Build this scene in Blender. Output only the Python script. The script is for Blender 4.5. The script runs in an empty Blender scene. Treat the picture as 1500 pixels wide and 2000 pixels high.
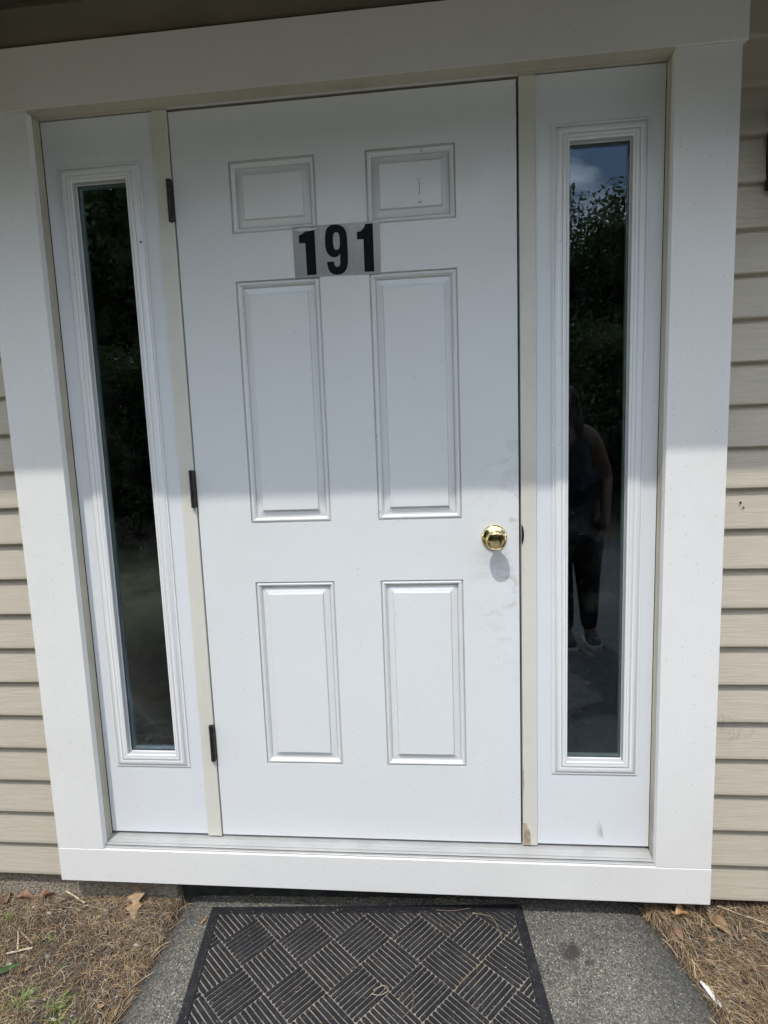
import bpy, bmesh, math, random
from mathutils import Vector, Matrix, noise
random.seed(7)
rad = math.radians
S = bpy.context.scene
COL = S.collection

# ------------------------------------------------------------------ camera
CAM = Vector((0.21876, -1.47795, 1.14401))
RX = Vector((0.9953867, 0.0888861, -0.0361185))
FW = Vector((-0.0926447, 0.9883242, -0.1209641))
UP = Vector((0.0249447, 0.1237523, 0.9919996))
cd = bpy.data.cameras.new('camera'); cam = bpy.data.objects.new('camera', cd); COL.objects.link(cam)
m = Matrix.Identity(4)
for i in range(3):
    m[i][0], m[i][1], m[i][2], m[i][3] = RX[i], UP[i], -FW[i], CAM[i]
cam.matrix_world = m
cd.sensor_fit = 'HORIZONTAL'; cd.sensor_width = 36.0; cd.lens = 1082.85 / 1500 * 36
cd.clip_start = 0.01; cd.clip_end = 500
S.camera = cam

# ------------------------------------------------------------------ light
SUN = Vector((-0.30, -1.0, 1.80)).normalized()
el = math.asin(SUN.z); az = math.atan2(SUN.x, SUN.y)      # azimuth from +Y towards +X
W = bpy.data.worlds.new('World'); S.world = W; W.use_nodes = True
nt = W.node_tree; nt.nodes.clear()
out = nt.nodes.new('ShaderNodeOutputWorld'); bg = nt.nodes.new('ShaderNodeBackground')
sky = nt.nodes.new('ShaderNodeTexSky'); sky.sky_type = 'NISHITA'; sky.sun_disc = False
sky.sun_elevation = el; sky.sun_rotation = az; sky.altitude = 50; sky.air_density = 1.0; sky.dust_density = 0.7
tc = nt.nodes.new('ShaderNodeTexCoord'); mp = nt.nodes.new('ShaderNodeMapping'); mp.inputs['Scale'].default_value = (1.6, 1.6, 5.0)
nz = nt.nodes.new('ShaderNodeTexNoise'); nz.inputs['Scale'].default_value = 1.7; nz.inputs['Detail'].default_value = 9; nz.inputs['Roughness'].default_value = .58
cr = nt.nodes.new('ShaderNodeValToRGB'); cr.color_ramp.elements[0].position = .44; cr.color_ramp.elements[1].position = .66
mx = nt.nodes.new('ShaderNodeMix'); mx.data_type = 'RGBA'
mx.inputs[7].default_value = (23.0, 24.0, 25.5, 1)
nt.links.new(tc.outputs['Generated'], mp.inputs[0]); nt.links.new(mp.outputs[0], nz.inputs['Vector']); nt.links.new(nz.outputs[0], cr.inputs[0])
nt.links.new(cr.outputs[0], mx.inputs[0]); nt.links.new(sky.outputs[0], mx.inputs[6]); nt.links.new(mx.outputs[2], bg.inputs[0])
bg.inputs[1].default_value = 0.15
nt.links.new(bg.outputs[0], out.inputs[0])
sl = bpy.data.lights.new('sun', 'SUN'); sl.energy = 2.05; sl.angle = rad(0.8); sl.color = (1.0, .955, .89)
so = bpy.data.objects.new('sun', sl); COL.objects.link(so)
so.rotation_euler = SUN.to_track_quat('Z', 'Y').to_euler()
S.view_settings.view_transform = 'Standard'; S.view_settings.look = 'None'; S.view_settings.gamma = 1
S.view_settings.use_curve_mapping = False; S.view_settings.exposure = 0.46
try:
    S.cycles.max_bounces = 12; S.cycles.diffuse_bounces = 5; S.cycles.transparent_max_bounces = 16
    S.cycles.sample_clamp_indirect = 6
except Exception: pass

# ------------------------------------------------------------------ materials
def mat(name): 
    M = bpy.data.materials.new(name); M.use_nodes = True
    return M, M.node_tree, M.node_tree.nodes['Principled BSDF']
def N(nt, t, **kw):
    n = nt.nodes.new(t)
    for k, v in kw.items():
        if k.startswith('i_'): n.inputs[k[2:].replace('_', ' ')].default_value = v
        else: setattr(n, k, v)
    return n
def L(nt, a, b): nt.links.new(a, b)
def mix(nt, fac, a, b, blend='MIX'):
    n = nt.nodes.new('ShaderNodeMix'); n.data_type = 'RGBA'; n.blend_type = blend
    for i, v in ((0, fac), (6, a), (7, b)):
        if hasattr(v, 'links'): nt.links.new(v, n.inputs[i])
        else: n.inputs[i].default_value = v if i == 0 else (v[0], v[1], v[2], 1)
    return n.outputs[2]
def math_(nt, op, a, b=0.0, c=0.0):
    n = nt.nodes.new('ShaderNodeMath'); n.operation = op
    for i, v in enumerate((a, b, c)):
        if hasattr(v, 'links'): nt.links.new(v, n.inputs[i])
        else: n.inputs[i].default_value = v
    return n.outputs[0]
def ramp(nt, src, p0, p1, c0=0.0, c1=1.0):
    n = nt.nodes.new('ShaderNodeMapRange'); n.interpolation_type = 'SMOOTHSTEP'
    nt.links.new(src, n.inputs[0])
    for i, v in ((1, p0), (2, p1), (3, c0), (4, c1)): n.inputs[i].default_value = v
    return n.outputs[0]
def noise_(nt, scale, detail=4, rough=.55, vec=None, dist=0):
    n = nt.nodes.new('ShaderNodeTexNoise'); n.inputs['Scale'].default_value = scale; n.inputs['Detail'].default_value = detail
    n.inputs['Roughness'].default_value = rough; n.inputs['Distortion'].default_value = dist
    if vec is not None: nt.links.new(vec, n.inputs['Vector'])
    return n.outputs[0]
def scaled(nt, s):
    t = nt.nodes.new('ShaderNodeTexCoord'); mpn = nt.nodes.new('ShaderNodeMapping'); mpn.inputs['Scale'].default_value = s
    nt.links.new(t.outputs['Object'], mpn.inputs[0]); return mpn.outputs[0]
FLAT = 2     # dots lie in the x-z plane on the facade, in the x-y plane on the ground
def specks(nt, vec, scale, rad_, keep):
    """small dots: cells of a voronoi, only a random share of them carries a dot"""
    v = nt.nodes.new('ShaderNodeTexVoronoi'); v.inputs['Scale'].default_value = scale; v.voronoi_dimensions = '2D'
    sx = nt.nodes.new('ShaderNodeSeparateXYZ'); cb = nt.nodes.new('ShaderNodeCombineXYZ'); nt.links.new(vec, sx.inputs[0])
    other = sx.outputs[1 if FLAT == 2 else 2]
    nt.links.new(math_(nt, 'ADD', sx.outputs[0], math_(nt, 'MULTIPLY', other, .83)), cb.inputs[0])
    nt.links.new(math_(nt, 'ADD', sx.outputs[FLAT], math_(nt, 'MULTIPLY', other, .71)), cb.inputs[1])
    nt.links.new(cb.outputs[0], v.inputs['Vector'])
    d = ramp(nt, v.outputs['Distance'], rad_, rad_ * .5)
    sp = nt.nodes.new('ShaderNodeSeparateColor'); nt.links.new(v.outputs['Color'], sp.inputs[0])
    k = math_(nt, 'LESS_THAN', sp.outputs[0], keep)
    return math_(nt, 'MULTIPLY', d, k)

def paint(name, col, rough=.42, dirt=(.30, .28, .23), dirt_amt=.10, speck=.5, grain=None, bump=.02):
    M, nt, P = mat(name)
    v = scaled(nt, (1, 1, 1))
    c = mix(nt, math_(nt, 'MULTIPLY', ramp(nt, noise_(nt, 2.3, 6, .62, v), .46, .8), dirt_amt * 1.6), col, dirt)
    v2 = scaled(nt, (3, 3, .7))
    c = mix(nt, math_(nt, 'MULTIPLY', ramp(nt, noise_(nt, 9, 7, .7, v2), .55, .85), dirt_amt), c, dirt)
    if speck:
        c = mix(nt, math_(nt, 'MULTIPLY', specks(nt, v, 29, .038, .13 * speck), .85), c, (.06, .05, .04))
        c = mix(nt, math_(nt, 'MULTIPLY', specks(nt, v, 70, .075, .16 * speck), .5), c, (.12, .10, .08))
        c = mix(nt, math_(nt, 'MULTIPLY', specks(nt, v, 160, .13, .14 * speck), .3), c, (.2, .18, .15))
    L(nt, c, P.inputs['Base Color'])
    rr = ramp(nt, noise_(nt, 14, 5, .6, v), .3, .8, rough - .06, rough + .12); L(nt, rr, P.inputs['Roughness'])
    b = nt.nodes.new('ShaderNodeBump'); b.inputs['Strength'].default_value = 1; b.inputs['Distance'].default_value = bump * .01
    h = noise_(nt, 260, 3, .6, v)
    if grain: 
        h = math_(nt, 'ADD', math_(nt, 'MULTIPLY', h, .5), noise_(nt, grain[3], 5, .6, scaled(nt, grain[:3])))
    h = math_(nt, 'ADD', h, math_(nt, 'MULTIPLY', noise_(nt, 5, 2, .5, v), 6.0))
    L(nt, h, b.inputs['Height']); L(nt, b.outputs[0], P.inputs['Normal'])
    return M

PVC = paint('white_pvc_trim', (.74, .735, .72), .46, speck=1.3, dirt_amt=.07, grain=(1.5, 60, 60, 6))
HEAD = paint('white_header_paint', (.72, .70, .665), .5, speck=.5, dirt_amt=.12)
SLABW = paint('white_steel_paint', (.69, .715, .745), .34, speck=.5, dirt_amt=.05, bump=.03)
LITE = paint('white_plastic_lite_frame', (.73, .745, .755), .35, speck=.45, dirt_amt=.05)
CREAM = paint('aged_cream_paint', (.63, .618, .555), .5, dirt=(.28, .22, .13), dirt_amt=.16, speck=.5, bump=.05)
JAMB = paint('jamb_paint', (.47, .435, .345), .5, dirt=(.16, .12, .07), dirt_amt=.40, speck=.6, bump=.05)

GRIMY = paint('grimy_groove_paint', (.50, .50, .48), .5, dirt=(.22, .20, .16), dirt_amt=.35, speck=0)  # groove faces darkened for grime and for the shade in the creases
# door paint: as the slabs, with the hand grime that sits round the knob
def door_paint():
    M = paint('white_door_paint', (.695, .715, .725), .34, speck=.55, dirt_amt=.05, bump=.035)
    M.name = 'white_door_paint'; nt = M.node_tree; P = nt.nodes['Principled BSDF']
    src = P.inputs['Base Color'].links[0].from_socket
    t = nt.nodes.new('ShaderNodeTexCoord'); sp = nt.nodes.new('ShaderNodeSeparateXYZ'); L(nt, t.outputs['Object'], sp.inputs[0])
    mxx = ramp(nt, sp.outputs[0], .28, .43)
    mz = math_(nt, 'MULTIPLY', ramp(nt, sp.outputs[2], .42, .75), ramp(nt, sp.outputs[2], 1.28, .98))
    v = scaled(nt, (1, 1, 1.4))
    n1 = ramp(nt, noise_(nt, 16, 9, .72, v, .6), .47, .68); n2 = ramp(nt, noise_(nt, 55, 5, .7, scaled(nt, (1, 1, .35)), 1.5), .6, .78)
    g = math_(nt, 'MULTIPLY', math_(nt, 'MULTIPLY', mxx, mz), math_(nt, 'MAXIMUM', n1, math_(nt, 'MULTIPLY', n2, .8)))
    c = mix(nt, math_(nt, 'MULTIPLY', g, .42), src, (.26, .22, .17))
    L(nt, c, P.inputs['Base Color'])
    return M
DOORP = door_paint()

def siding_mat():
    M, nt, P = mat('beige_vinyl_siding')
    v = scaled(nt, (1, 1, 1)); vg = scaled(nt, (1.6, 30, 34))
    g = noise_(nt, 7, 6, .65, vg, .5)
    c = mix(nt, ramp(nt, g, .3, .72), (.425, .380, .305), (.490, .442, .360))
    c = mix(nt, math_(nt, 'MULTIPLY', ramp(nt, noise_(nt, 1.9, 6, .65, v), .45, .75), .22), c, (.40, .36, .28))
    c = mix(nt, math_(nt, 'MULTIPLY', specks(nt, v, 34, .045, .12), .7), c, (.10, .08, .06))
    c = mix(nt, math_(nt, 'MULTIPLY', specks(nt, v, 90, .09, .16), .45), c, (.16, .13, .09))
    L(nt, c, P.inputs['Base Color']); P.inputs['Roughness'].default_value = .55
    b = nt.nodes.new('ShaderNodeBump'); b.inputs['Distance'].default_value = .0012; b.inputs['Strength'].default_value = .9
    L(nt, g, b.inputs['Height']); L(nt, b.outputs[0], P.inputs['Normal'])
    return M
SIDING = siding_mat()

FLAT = 1
def rocky(name, stops, scales, rough=.9, bump=.002, stains=()):
    """aggregate look: fine grains of several tones over a slowly varying base"""
    M, nt, P = mat(name); v = scaled(nt, (1, 1, 1))
    c = mix(nt, ramp(nt, noise_(nt, scales[0], 6, .65, v), .35, .68), stops[0], stops[1])
    vo = nt.nodes.new('ShaderNodeTexVoronoi'); vo.inputs['Scale'].default_value = scales[1]; L(nt, v, vo.inputs['Vector'])
    sp = nt.nodes.new('ShaderNodeSeparateColor'); L(nt, vo.outputs['Color'], sp.inputs[0])
    c = mix(nt, math_(nt, 'MULTIPLY', ramp(nt, sp.outputs[0], .55, .9), .75), c, stops[2])
    c = mix(nt, math_(nt, 'MULTIPLY', ramp(nt, sp.outputs[1], .62, .9), .8), c, stops[3])
    c = mix(nt, specks(nt, v, scales[1] * .33, .19, .09), c, stops[4])
    n2 = noise_(nt, scales[1] * .5, 4, .7, v)
    c = mix(nt, math_(nt, 'MULTIPLY', ramp(nt, n2, .5, .7), .5), c, stops[3])
    if stains:      # the old tar shows darker along both edges of the path
        sx = nt.nodes.new('ShaderNodeSeparateXYZ'); L(nt, v, sx.inputs[0]); wob = math_(nt, 'ADD', sx.outputs[0], math_(nt, 'MULTIPLY', math_(nt, 'SUBTRACT', noise_(nt, 9, 4, .6, v), .5), .09))
        e = math_(nt, 'MAXIMUM', ramp(nt, wob, .66, .80), ramp(nt, wob, -.515, -.575)); c = mix(nt, math_(nt, 'MULTIPLY', e, .45), c, (.030, .031, .034))
    for (x, y, r, col, amt) in stains:
        d = nt.nodes.new('ShaderNodeVectorMath'); d.operation = 'DISTANCE'; L(nt, v, d.inputs[0]); d.inputs[1].default_value = (x, y, -.2)
        dd = math_(nt, 'ADD', d.outputs['Value'], math_(nt, 'MULTIPLY', math_(nt, 'SUBTRACT', noise_(nt, 38, 5, .7, v), .5), r * 1.9))
        c = mix(nt, math_(nt, 'MULTIPLY', ramp(nt, dd, r, r * .25), amt), c, col)
    L(nt, c, P.inputs['Base Color']); P.inputs['Roughness'].default_value = rough
    b = nt.nodes.new('ShaderNodeBump'); b.inputs['Distance'].default_value = bump; b.inputs['Strength'].default_value = 1
    h = math_(nt, 'ADD', math_(nt, 'MULTIPLY', vo.outputs['Distance'], -.8), math_(nt, 'MULTIPLY', n2, 1.1))
    L(nt, h, b.inputs['Height']); L(nt, b.outputs[0], P.inputs['Normal'])
    return M
ASPH = rocky('worn_asphalt', ((.092, .089, .077), (.150, .142, .118), (.31, .295, .25), (.032, .031, .028), (.60, .59, .54)), (7, 310), .88, .0025,
             ((.549, -.13, .036, (.03, .027, .024), .85), (.585, -.165, .016, (.03, .027, .024), .5), (.555, -.105, .010, (.03, .027, .024), .7), (-.531, -.211, .006, (.03, .03, .02), .9), (.62, -.34, .035, (.36, .34, .22), .6)))
FLAT = 2
CONC = rocky('rough_concrete', ((.25, .215, .165), (.34, .295, .23), (.42, .37, .29), (.10, .09, .07), (.45, .42, .36)), (6, 220), .95, .004)
FLAT = 1
SOIL = rocky('dry_soil', ((.055, .041, .029), (.10, .078, .056), (.17, .135, .095), (.028, .021, .015), (.30, .26, .21)), (9, 260), .95, .004)
DRIVE = rocky('driveway_asphalt', ((.185, .187, .195), (.24, .24, .243), (.31, .31, .31), (.05, .05, .05), (.4, .4, .4)), (1.3, 170), .92, .003)

def simple(name, col, rough=.6, metal=0.0, var=.15, scale=20, bump=0.0, spec=None):
    M, nt, P = mat(name); v = scaled(nt, (1, 1, 1))
    dk = tuple(x * (1 - var) for x in col); lt = tuple(min(1, x * (1 + var)) for x in col)
    L(nt, mix(nt, ramp(nt, noise_(nt, scale, 5, .6, v), .35, .65), dk, lt), P.inputs['Base Color'])
    P.inputs['Metallic'].default_value = metal
    L(nt, ramp(nt, noise_(nt, scale * 2.3, 5, .6, v), .3, .75, max(.02, rough - .08), rough + .08), P.inputs['Roughness'])
    if bump:
        b = nt.nodes.new('ShaderNodeBump'); b.inputs['Distance'].default_value = bump; L(nt, noise_(nt, scale * 4, 5, .65, v), b.inputs['Height']); L(nt, b.outputs[0], P.inputs['Normal'])
    return M
BRASS = simple('polished_brass', (.70, .58, .31), .13, 1.0, .05, 30)
BRASS.node_tree.nodes['Principled BSDF'].inputs['Roughness'].default_value = .12
BLACKM = simple('dark_bronze_metal', (.035, .032, .030), .38, .6, .35, 90, .0003)
STEEL = simple('tarnished_steel', (.30, .30, .31), .35, 1.0, .3, 60)
ALU = simple('scuffed_aluminium', (.44, .44, .435), .5, .2, .05, 12)
RUBBER = simple('black_rubber', (.014, .0145, .018), .60, 0, .3, 60, .0004)
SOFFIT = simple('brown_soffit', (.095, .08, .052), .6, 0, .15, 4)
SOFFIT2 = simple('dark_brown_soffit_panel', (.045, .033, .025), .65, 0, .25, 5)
ROOFM = simple('roof_shingle', (.09, .085, .08), .9, 0, .4, 20, .003)
WOOD = simple('bare_wood', (.40, .315, .225), .7, 0, .25, 70)
DARKROOM = simple('dark_room_wall', (.020, .021, .020), .8, 0, .1, 3)
GAP = simple('dark_weatherstrip', (.02, .02, .02), .8, 0, .1, 20)
WHITEP = simple('white_scrap', (.82, .81, .78), .6, 0, .05, 20, .001)
INK = simple('black_sticker_ink', (.008, .008, .010), .5, 0, .1, 20); INK.node_tree.nodes['Principled BSDF'].inputs['Specular IOR Level'].default_value = .08
SPACER = simple('window_spacer', (.34, .36, .36), .4, .4, .1, 30)
def dirtbase():
    M, nt, P = mat('dusty_rubber_base'); v = scaled(nt, (1, 1, 1))
    c = mix(nt, ramp(nt, noise_(nt, 22, 6, .7, v), .35, .62), (.16, .148, .127), (.29, .262, .215))
    c = mix(nt, specks(nt, v, 160, .3, .3), c, (.32, .26, .19)); c = mix(nt, specks(nt, v, 240, .35, .25), c, (.03, .03, .03))
    L(nt, c, P.inputs['Base Color']); P.inputs['Roughness'].default_value = .95
    b = nt.nodes.new('ShaderNodeBump'); b.inputs['Distance'].default_value = .002; L(nt, noise_(nt, 200, 5, .7, v), b.inputs['Height']); L(nt, b.outputs[0], P.inputs['Normal'])
    return M
TAR = simple('tarred_foundation', (.035, .034, .032), .9, 0, .4, 30, .002)  # shade under the base board is put into this foundation colour
DUSTY = dirtbase()
def ribrubber():
    M, nt, P = mat('dusty_black_rubber'); v = scaled(nt, (1, 1, 1))
    c = mix(nt, ramp(nt, noise_(nt, 30, 6, .7, v), .45, .75), (.019, .0195, .023), (.042, .041, .041))
    P.inputs['Specular IOR Level'].default_value = .12
    c = mix(nt, specks(nt, v, 170, .16, .10), c, (.30, .29, .27)); c = mix(nt, specks(nt, v, 60, .07, .05), c, (.4, .31, .2))
    L(nt, c, P.inputs['Base Color']); L(nt, ramp(nt, noise_(nt, 90, 4, .6, v), .3, .7, .5, .75), P.inputs['Roughness'])
    b = nt.nodes.new('ShaderNodeBump'); b.inputs['Distance'].default_value = .0006; L(nt, noise_(nt, 900, 3, .6, v), b.inputs['Height']); L(nt, b.outputs[0], P.inputs['Normal'])
    return M
RIB = ribrubber()
FLAT = 2
def glassmat():
    M = bpy.data.materials.new('window_glass'); M.use_nodes = True; nt = M.node_tree; nt.nodes.clear()
    o = nt.nodes.new('ShaderNodeOutputMaterial'); g = nt.nodes.new('ShaderNodeBsdfGlossy'); g.inputs['Roughness'].default_value = 0.0
    g.inputs['Color'].default_value = (.80, .89, 1, 1)
    t = nt.nodes.new('ShaderNodeBsdfTransparent'); t.inputs['Color'].default_value = (.86, .92, .90, 1)
    f = nt.nodes.new('ShaderNodeFresnel'); f.inputs['IOR'].default_value = 1.62
    f2 = math_(nt, 'MINIMUM', math_(nt, 'MULTIPLY', f.outputs[0], .76), 1.0)
    ms = nt.nodes.new('ShaderNodeMixShader'); L(nt, f2, ms.inputs[0]); L(nt, t.outputs[0], ms.inputs[1]); L(nt, g.outputs[0], ms.inputs[2])
    # dust specks on the pane
    v = scaled(nt, (1, 1, 1)); d = nt.nodes.new('ShaderNodeBsdfDiffuse'); d.inputs['Color'].default_value = (.55, .53, .48, 1)
    s = math_(nt, 'MAXIMUM', specks(nt, v, 45, .035, .16), math_(nt, 'MULTIPLY', specks(nt, v, 170, .10, .14), .5))
    s = math_(nt, 'ADD', math_(nt, 'MULTIPLY', s, .55), math_(nt, 'MULTIPLY', ramp(nt, noise_(nt, 12, 7, .7, v), .45, .8), .022))
    m2 = nt.nodes.new('ShaderNodeMixShader'); L(nt, s, m2.inputs[0]); L(nt, ms.outputs[0], m2.inputs[1]); L(nt, d.outputs[0], m2.inputs[2])
    # slight waviness of the float glass
    b = nt.nodes.new('ShaderNodeBump'); b.inputs['Distance'].default_value = .0008; b.inputs['Strength'].default_value = .5
    L(nt, noise_(nt, 3.2, 1, .4, v), b.inputs['Height']); L(nt, b.outputs[0], g.inputs['Normal'])
    L(nt, m2.outputs[0], o.inputs[0]); return M
GLASS = glassmat()
def filmmat():
    M, nt, P = mat('silver_sticker_film'); v = scaled(nt, (1, 1, 1))
    c = mix(nt, ramp(nt, noise_(nt, 18, 3, .5, v), .3, .7), (.33, .332, .335), (.37, .372, .375))
    L(nt, c, P.inputs['Base Color']); P.inputs['Roughness'].default_value = .22; P.inputs['Metallic'].default_value = .15
    b = nt.nodes.new('ShaderNodeBump'); b.inputs['Distance'].default_value = .0012; L(nt, noise_(nt, 16, 2, .5, v), b.inputs['Height']); L(nt, b.outputs[0], P.inputs['Normal'])
    return M
FILM = filmmat()

# ------------------------------------------------------------------ mesh helpers
class MB:
    def __init__(s): s.v = []; s.f = []; s.m = []
    def add(s, vs, fs, mi=0):
        o = len(s.v); s.v += [tuple(p) for p in vs]; s.f += [tuple(i + o for i in f) for f in fs]; s.m += [mi] * len(fs)
    def box(s, x0, x1, y0, y1, z0, z1, mi=0):
        s.add([(x, y, z) for z in (z0, z1) for y in (y0, y1) for x in (x0, x1)],
              [(0, 2, 3, 1), (4, 5, 7, 6), (0, 1, 5, 4), (1, 3, 7, 5), (3, 2, 6, 7), (2, 0, 4, 6)], mi)
    def prism(s, poly, fn, a, b, mi=0):
        """poly: 2d ring; fn(u, v, t) -> 3d; swept from t=a to t=b"""
        n = len(poly); vs = [fn(u, w, a) for u, w in poly] + [fn(u, w, b) for u, w in poly]
        s.add(vs, [tuple(range(n))[::-1], tuple(range(n, 2 * n))] + [(i, (i + 1) % n, n + (i + 1) % n, n + i) for i in range(n)], mi)
    def tube(s, pts, rs, n=8, mi=0, cap=True):
        rings = []
        for i, p in enumerate(pts):
            p = Vector(p); a = Vector(pts[max(i - 1, 0)]); b = Vector(pts[min(i + 1, len(pts) - 1)])
            t = (b - a).normalized(); u = t.cross(Vector((0, 0, 1)) if abs(t.z) < .9 else Vector((1, 0, 0))).normalized(); w = t.cross(u)
            r = rs[i] if hasattr(rs, '__len__') else rs
            rings.append([p + (u * math.cos(k * 2 * math.pi / n) + w * math.sin(k * 2 * math.pi / n)) * r for k in range(n)])
        vs = [q for R_ in rings for q in R_]; fs = []
        for i in range(len(pts) - 1):
            for k in range(n):
                fs.append((i * n + k, i * n + (k + 1) % n, (i + 1) * n + (k + 1) % n, (i + 1) * n + k))
        if cap: fs += [tuple(range(n))[::-1], tuple((len(pts) - 1) * n + k for k in range(n))]
        s.add(vs, fs, mi)
    def lathe(s, prof, c, ax, n=48, mi=0):
        ax = Vector(ax).normalized(); u = ax.cross(Vector((0, 0, 1)) if abs(ax.z) < .9 else Vector((1, 0, 0))).normalized(); w = ax.cross(u); c = Vector(c)
        vs = []; fs = []
        for r, h in prof:
            for k in range(n):
                a = 2 * math.pi * k / n; vs.append(c + ax * h + (u * math.cos(a) + w * math.sin(a)) * r)
        for i in range(len(prof) - 1):
            for k in range(n): fs.append((i * n + k, i * n + (k + 1) % n, (i + 1) * n + (k + 1) % n, (i + 1) * n + k))
        fs.append(tuple((len(prof) - 1) * n + k for k in range(n))); fs.append(tuple(range(n))[::-1])
        s.add(vs, fs, mi)
    def rings(s, rect, prof, y0=0.0, fill=True, mi=0, grime=()):
        """concentric rectangles: prof = [(inset, depth)], depth>0 goes into the wall (+y)"""
        x0, x1, z0, z1 = rect; o = len(s.v)
        for ins, d in prof:
            s.v += [(x0 + ins, y0 + d, z0 + ins), (x1 - ins, y0 + d, z0 + ins), (x1 - ins, y0 + d, z1 - ins), (x0 + ins, y0 + d, z1 - ins)]
        for i in range(len(prof) - 1):
            for k in range(4):
                s.f.append((o + i * 4 + k, o + i * 4 + (k + 1) % 4, o + (i + 1) * 4 + (k + 1) % 4, o + (i + 1) * 4 + k)); s.m.append(1 if i in grime else mi)
        if fill: e = o + (len(prof) - 1) * 4; s.f.append((e, e + 1, e + 2, e + 3)); s.m.append(mi)
    def build(s, name, mats, parent=None, smooth=None, bevel=0, fix=False):
        base = WORLD.get(parent.name, Vector((0, 0, 0))) if parent else Vector((0, 0, 0))
        me = bpy.data.meshes.new(name); me.from_pydata([tuple(Vector(p) - base) for p in s.v], [], s.f)
        for mt in (mats if isinstance(mats, (list, tuple)) else [mats]): me.materials.append(mt)
        if any(s.m): me.polygons.foreach_set('material_index', s.m)
        if fix:
            bm = bmesh.new(); bm.from_mesh(me); bmesh.ops.recalc_face_normals(bm, faces=bm.faces); bm.to_mesh(me); bm.free()
        if smooth is not None:
            me.polygons.foreach_set('use_smooth', [True] * len(me.polygons))
            me.set_sharp_from_angle(angle=rad(smooth))
        me.update()
        o = bpy.data.objects.new(name, me); COL.objects.link(o); WORLD[o.name] = base
        if parent: o.parent = parent
        if bevel:
            b = o.modifiers.new('edge', 'BEVEL'); b.width = bevel; b.segments = 2; b.limit_method = 'ANGLE'; b.angle_limit = rad(40)
            b.harden_normals = False
        return o
WORLD = {}
def tag(o, label=None, cat=None, group=None, kind=None):
    if label: o['label'] = label
    if cat: o['category'] = cat
    if group: o['group'] = group
    if kind: o['kind'] = kind
    return o
def thing(name, label, cat, loc, group=None):
    o = bpy.data.objects.new(name, None); COL.objects.link(o); o.location = loc; o.empty_display_size = .1
    WORLD[o.name] = Vector(loc); return tag(o, label, cat, group)
def gz(x, y=0.0):
    return -.2175 + .0285 * max(-2.5, min(2.5, x))

# ------------------------------------------------------------------ ground
def axis(lo, hi, f0, f1, fine, coarse):
    a = [lo]
    while a[-1] < f0: a.append(min(f0, a[-1] + max(fine, min(coarse, (f0 - a[-1]) * .35))))
    while a[-1] < f1 - 1e-6: a.append(min(f1, a[-1] + fine))
    while a[-1] < hi: a.append(min(hi, a[-1] + max(fine, min(coarse, (a[-1] - f1) * .35))))
    return a
def walk_edge_l(y): return -.583 + .030 * min(0, y) * -1 * -1 + .004 * noise.noise((y * 9, 3.1, 0)) + .002 * noise.noise((y * 40, 1.1, 0))
def walk_edge_r(y):
    t = max(0, min(1, -y / .30)); return .775 + .070 * math.sin(t * math.pi / 2) + .007 * noise.noise((y * 11, 7.7, 0)) + .003 * noise.noise((y * 45, 2.1, 0)) + max(0, -y - .3) * .05
def on_walk(x, y, m=0.0): return walk_edge_l(y) - m < x < walk_edge_r(y) + m and y > -1.3
def soil_h(x, y):
    h = gz(x, y) + .010 * noise.noise((x * 3, y * 3, 0)) + .006 * noise.noise((x * 11, y * 11, 5)) + .0035 * noise.noise((x * 37, y * 37, 9))
    if y > -.12: h += .014 * (y + .12) / .12
    d = min(abs(x - walk_edge_l(y)), abs(x - walk_edge_r(y)))
    if y < -.60 and x > -.62 and y > -5.6: return gz(x) - .03
    if on_walk(x, y): h = gz(x, y) - .006 - min(.03, d * .6)
    elif y > -1.3: h = min(h, gz(x) + .010); 
    if y < -1.3 : h = gz(x, y) - .03 if x > -.62 and y > -5.6 else gz(x, y) + .03 * noise.noise((x * .4, y * .4, 0))
    return h
g = MB(); xs = axis(-45, 45, -1.9, 2.0, .022, 4); ys = axis(-45, 20, -1.1, .06, .022, 4)
vs = [(x, y, soil_h(x, y)) for y in ys for x in xs]; nx = len(xs)
g.add(vs, [(j * nx + i, j * nx + i + 1, (j + 1) * nx + i + 1, (j + 1) * nx + i) for j in range(len(ys) - 1) for i in range(nx - 1)])
def groundmat():
    M = SOIL; nt = M.node_tree; P = nt.nodes['Principled BSDF']; src = P.inputs['Base Color'].links[0].from_socket
    t = nt.nodes.new('ShaderNodeTexCoord'); ln = nt.nodes.new('ShaderNodeVectorMath'); ln.operation = 'LENGTH'; L(nt, t.outputs['Object'], ln.inputs[0])
    v = scaled(nt, (1, 1, 1))
    gcol = mix(nt, ramp(nt, noise_(nt, 2.2, 7, .7, v), .35, .65), (.17, .18, .09), (.29, .255, .16))
    L(nt, mix(nt, ramp(nt, ln.outputs['Value'], 2.6, 4.4), src, gcol), P.inputs['Base Color']); return M
tag(g.build('ground', groundmat(), smooth=180), 'bare brown soil beside the path', None, None, 'structure')

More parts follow.
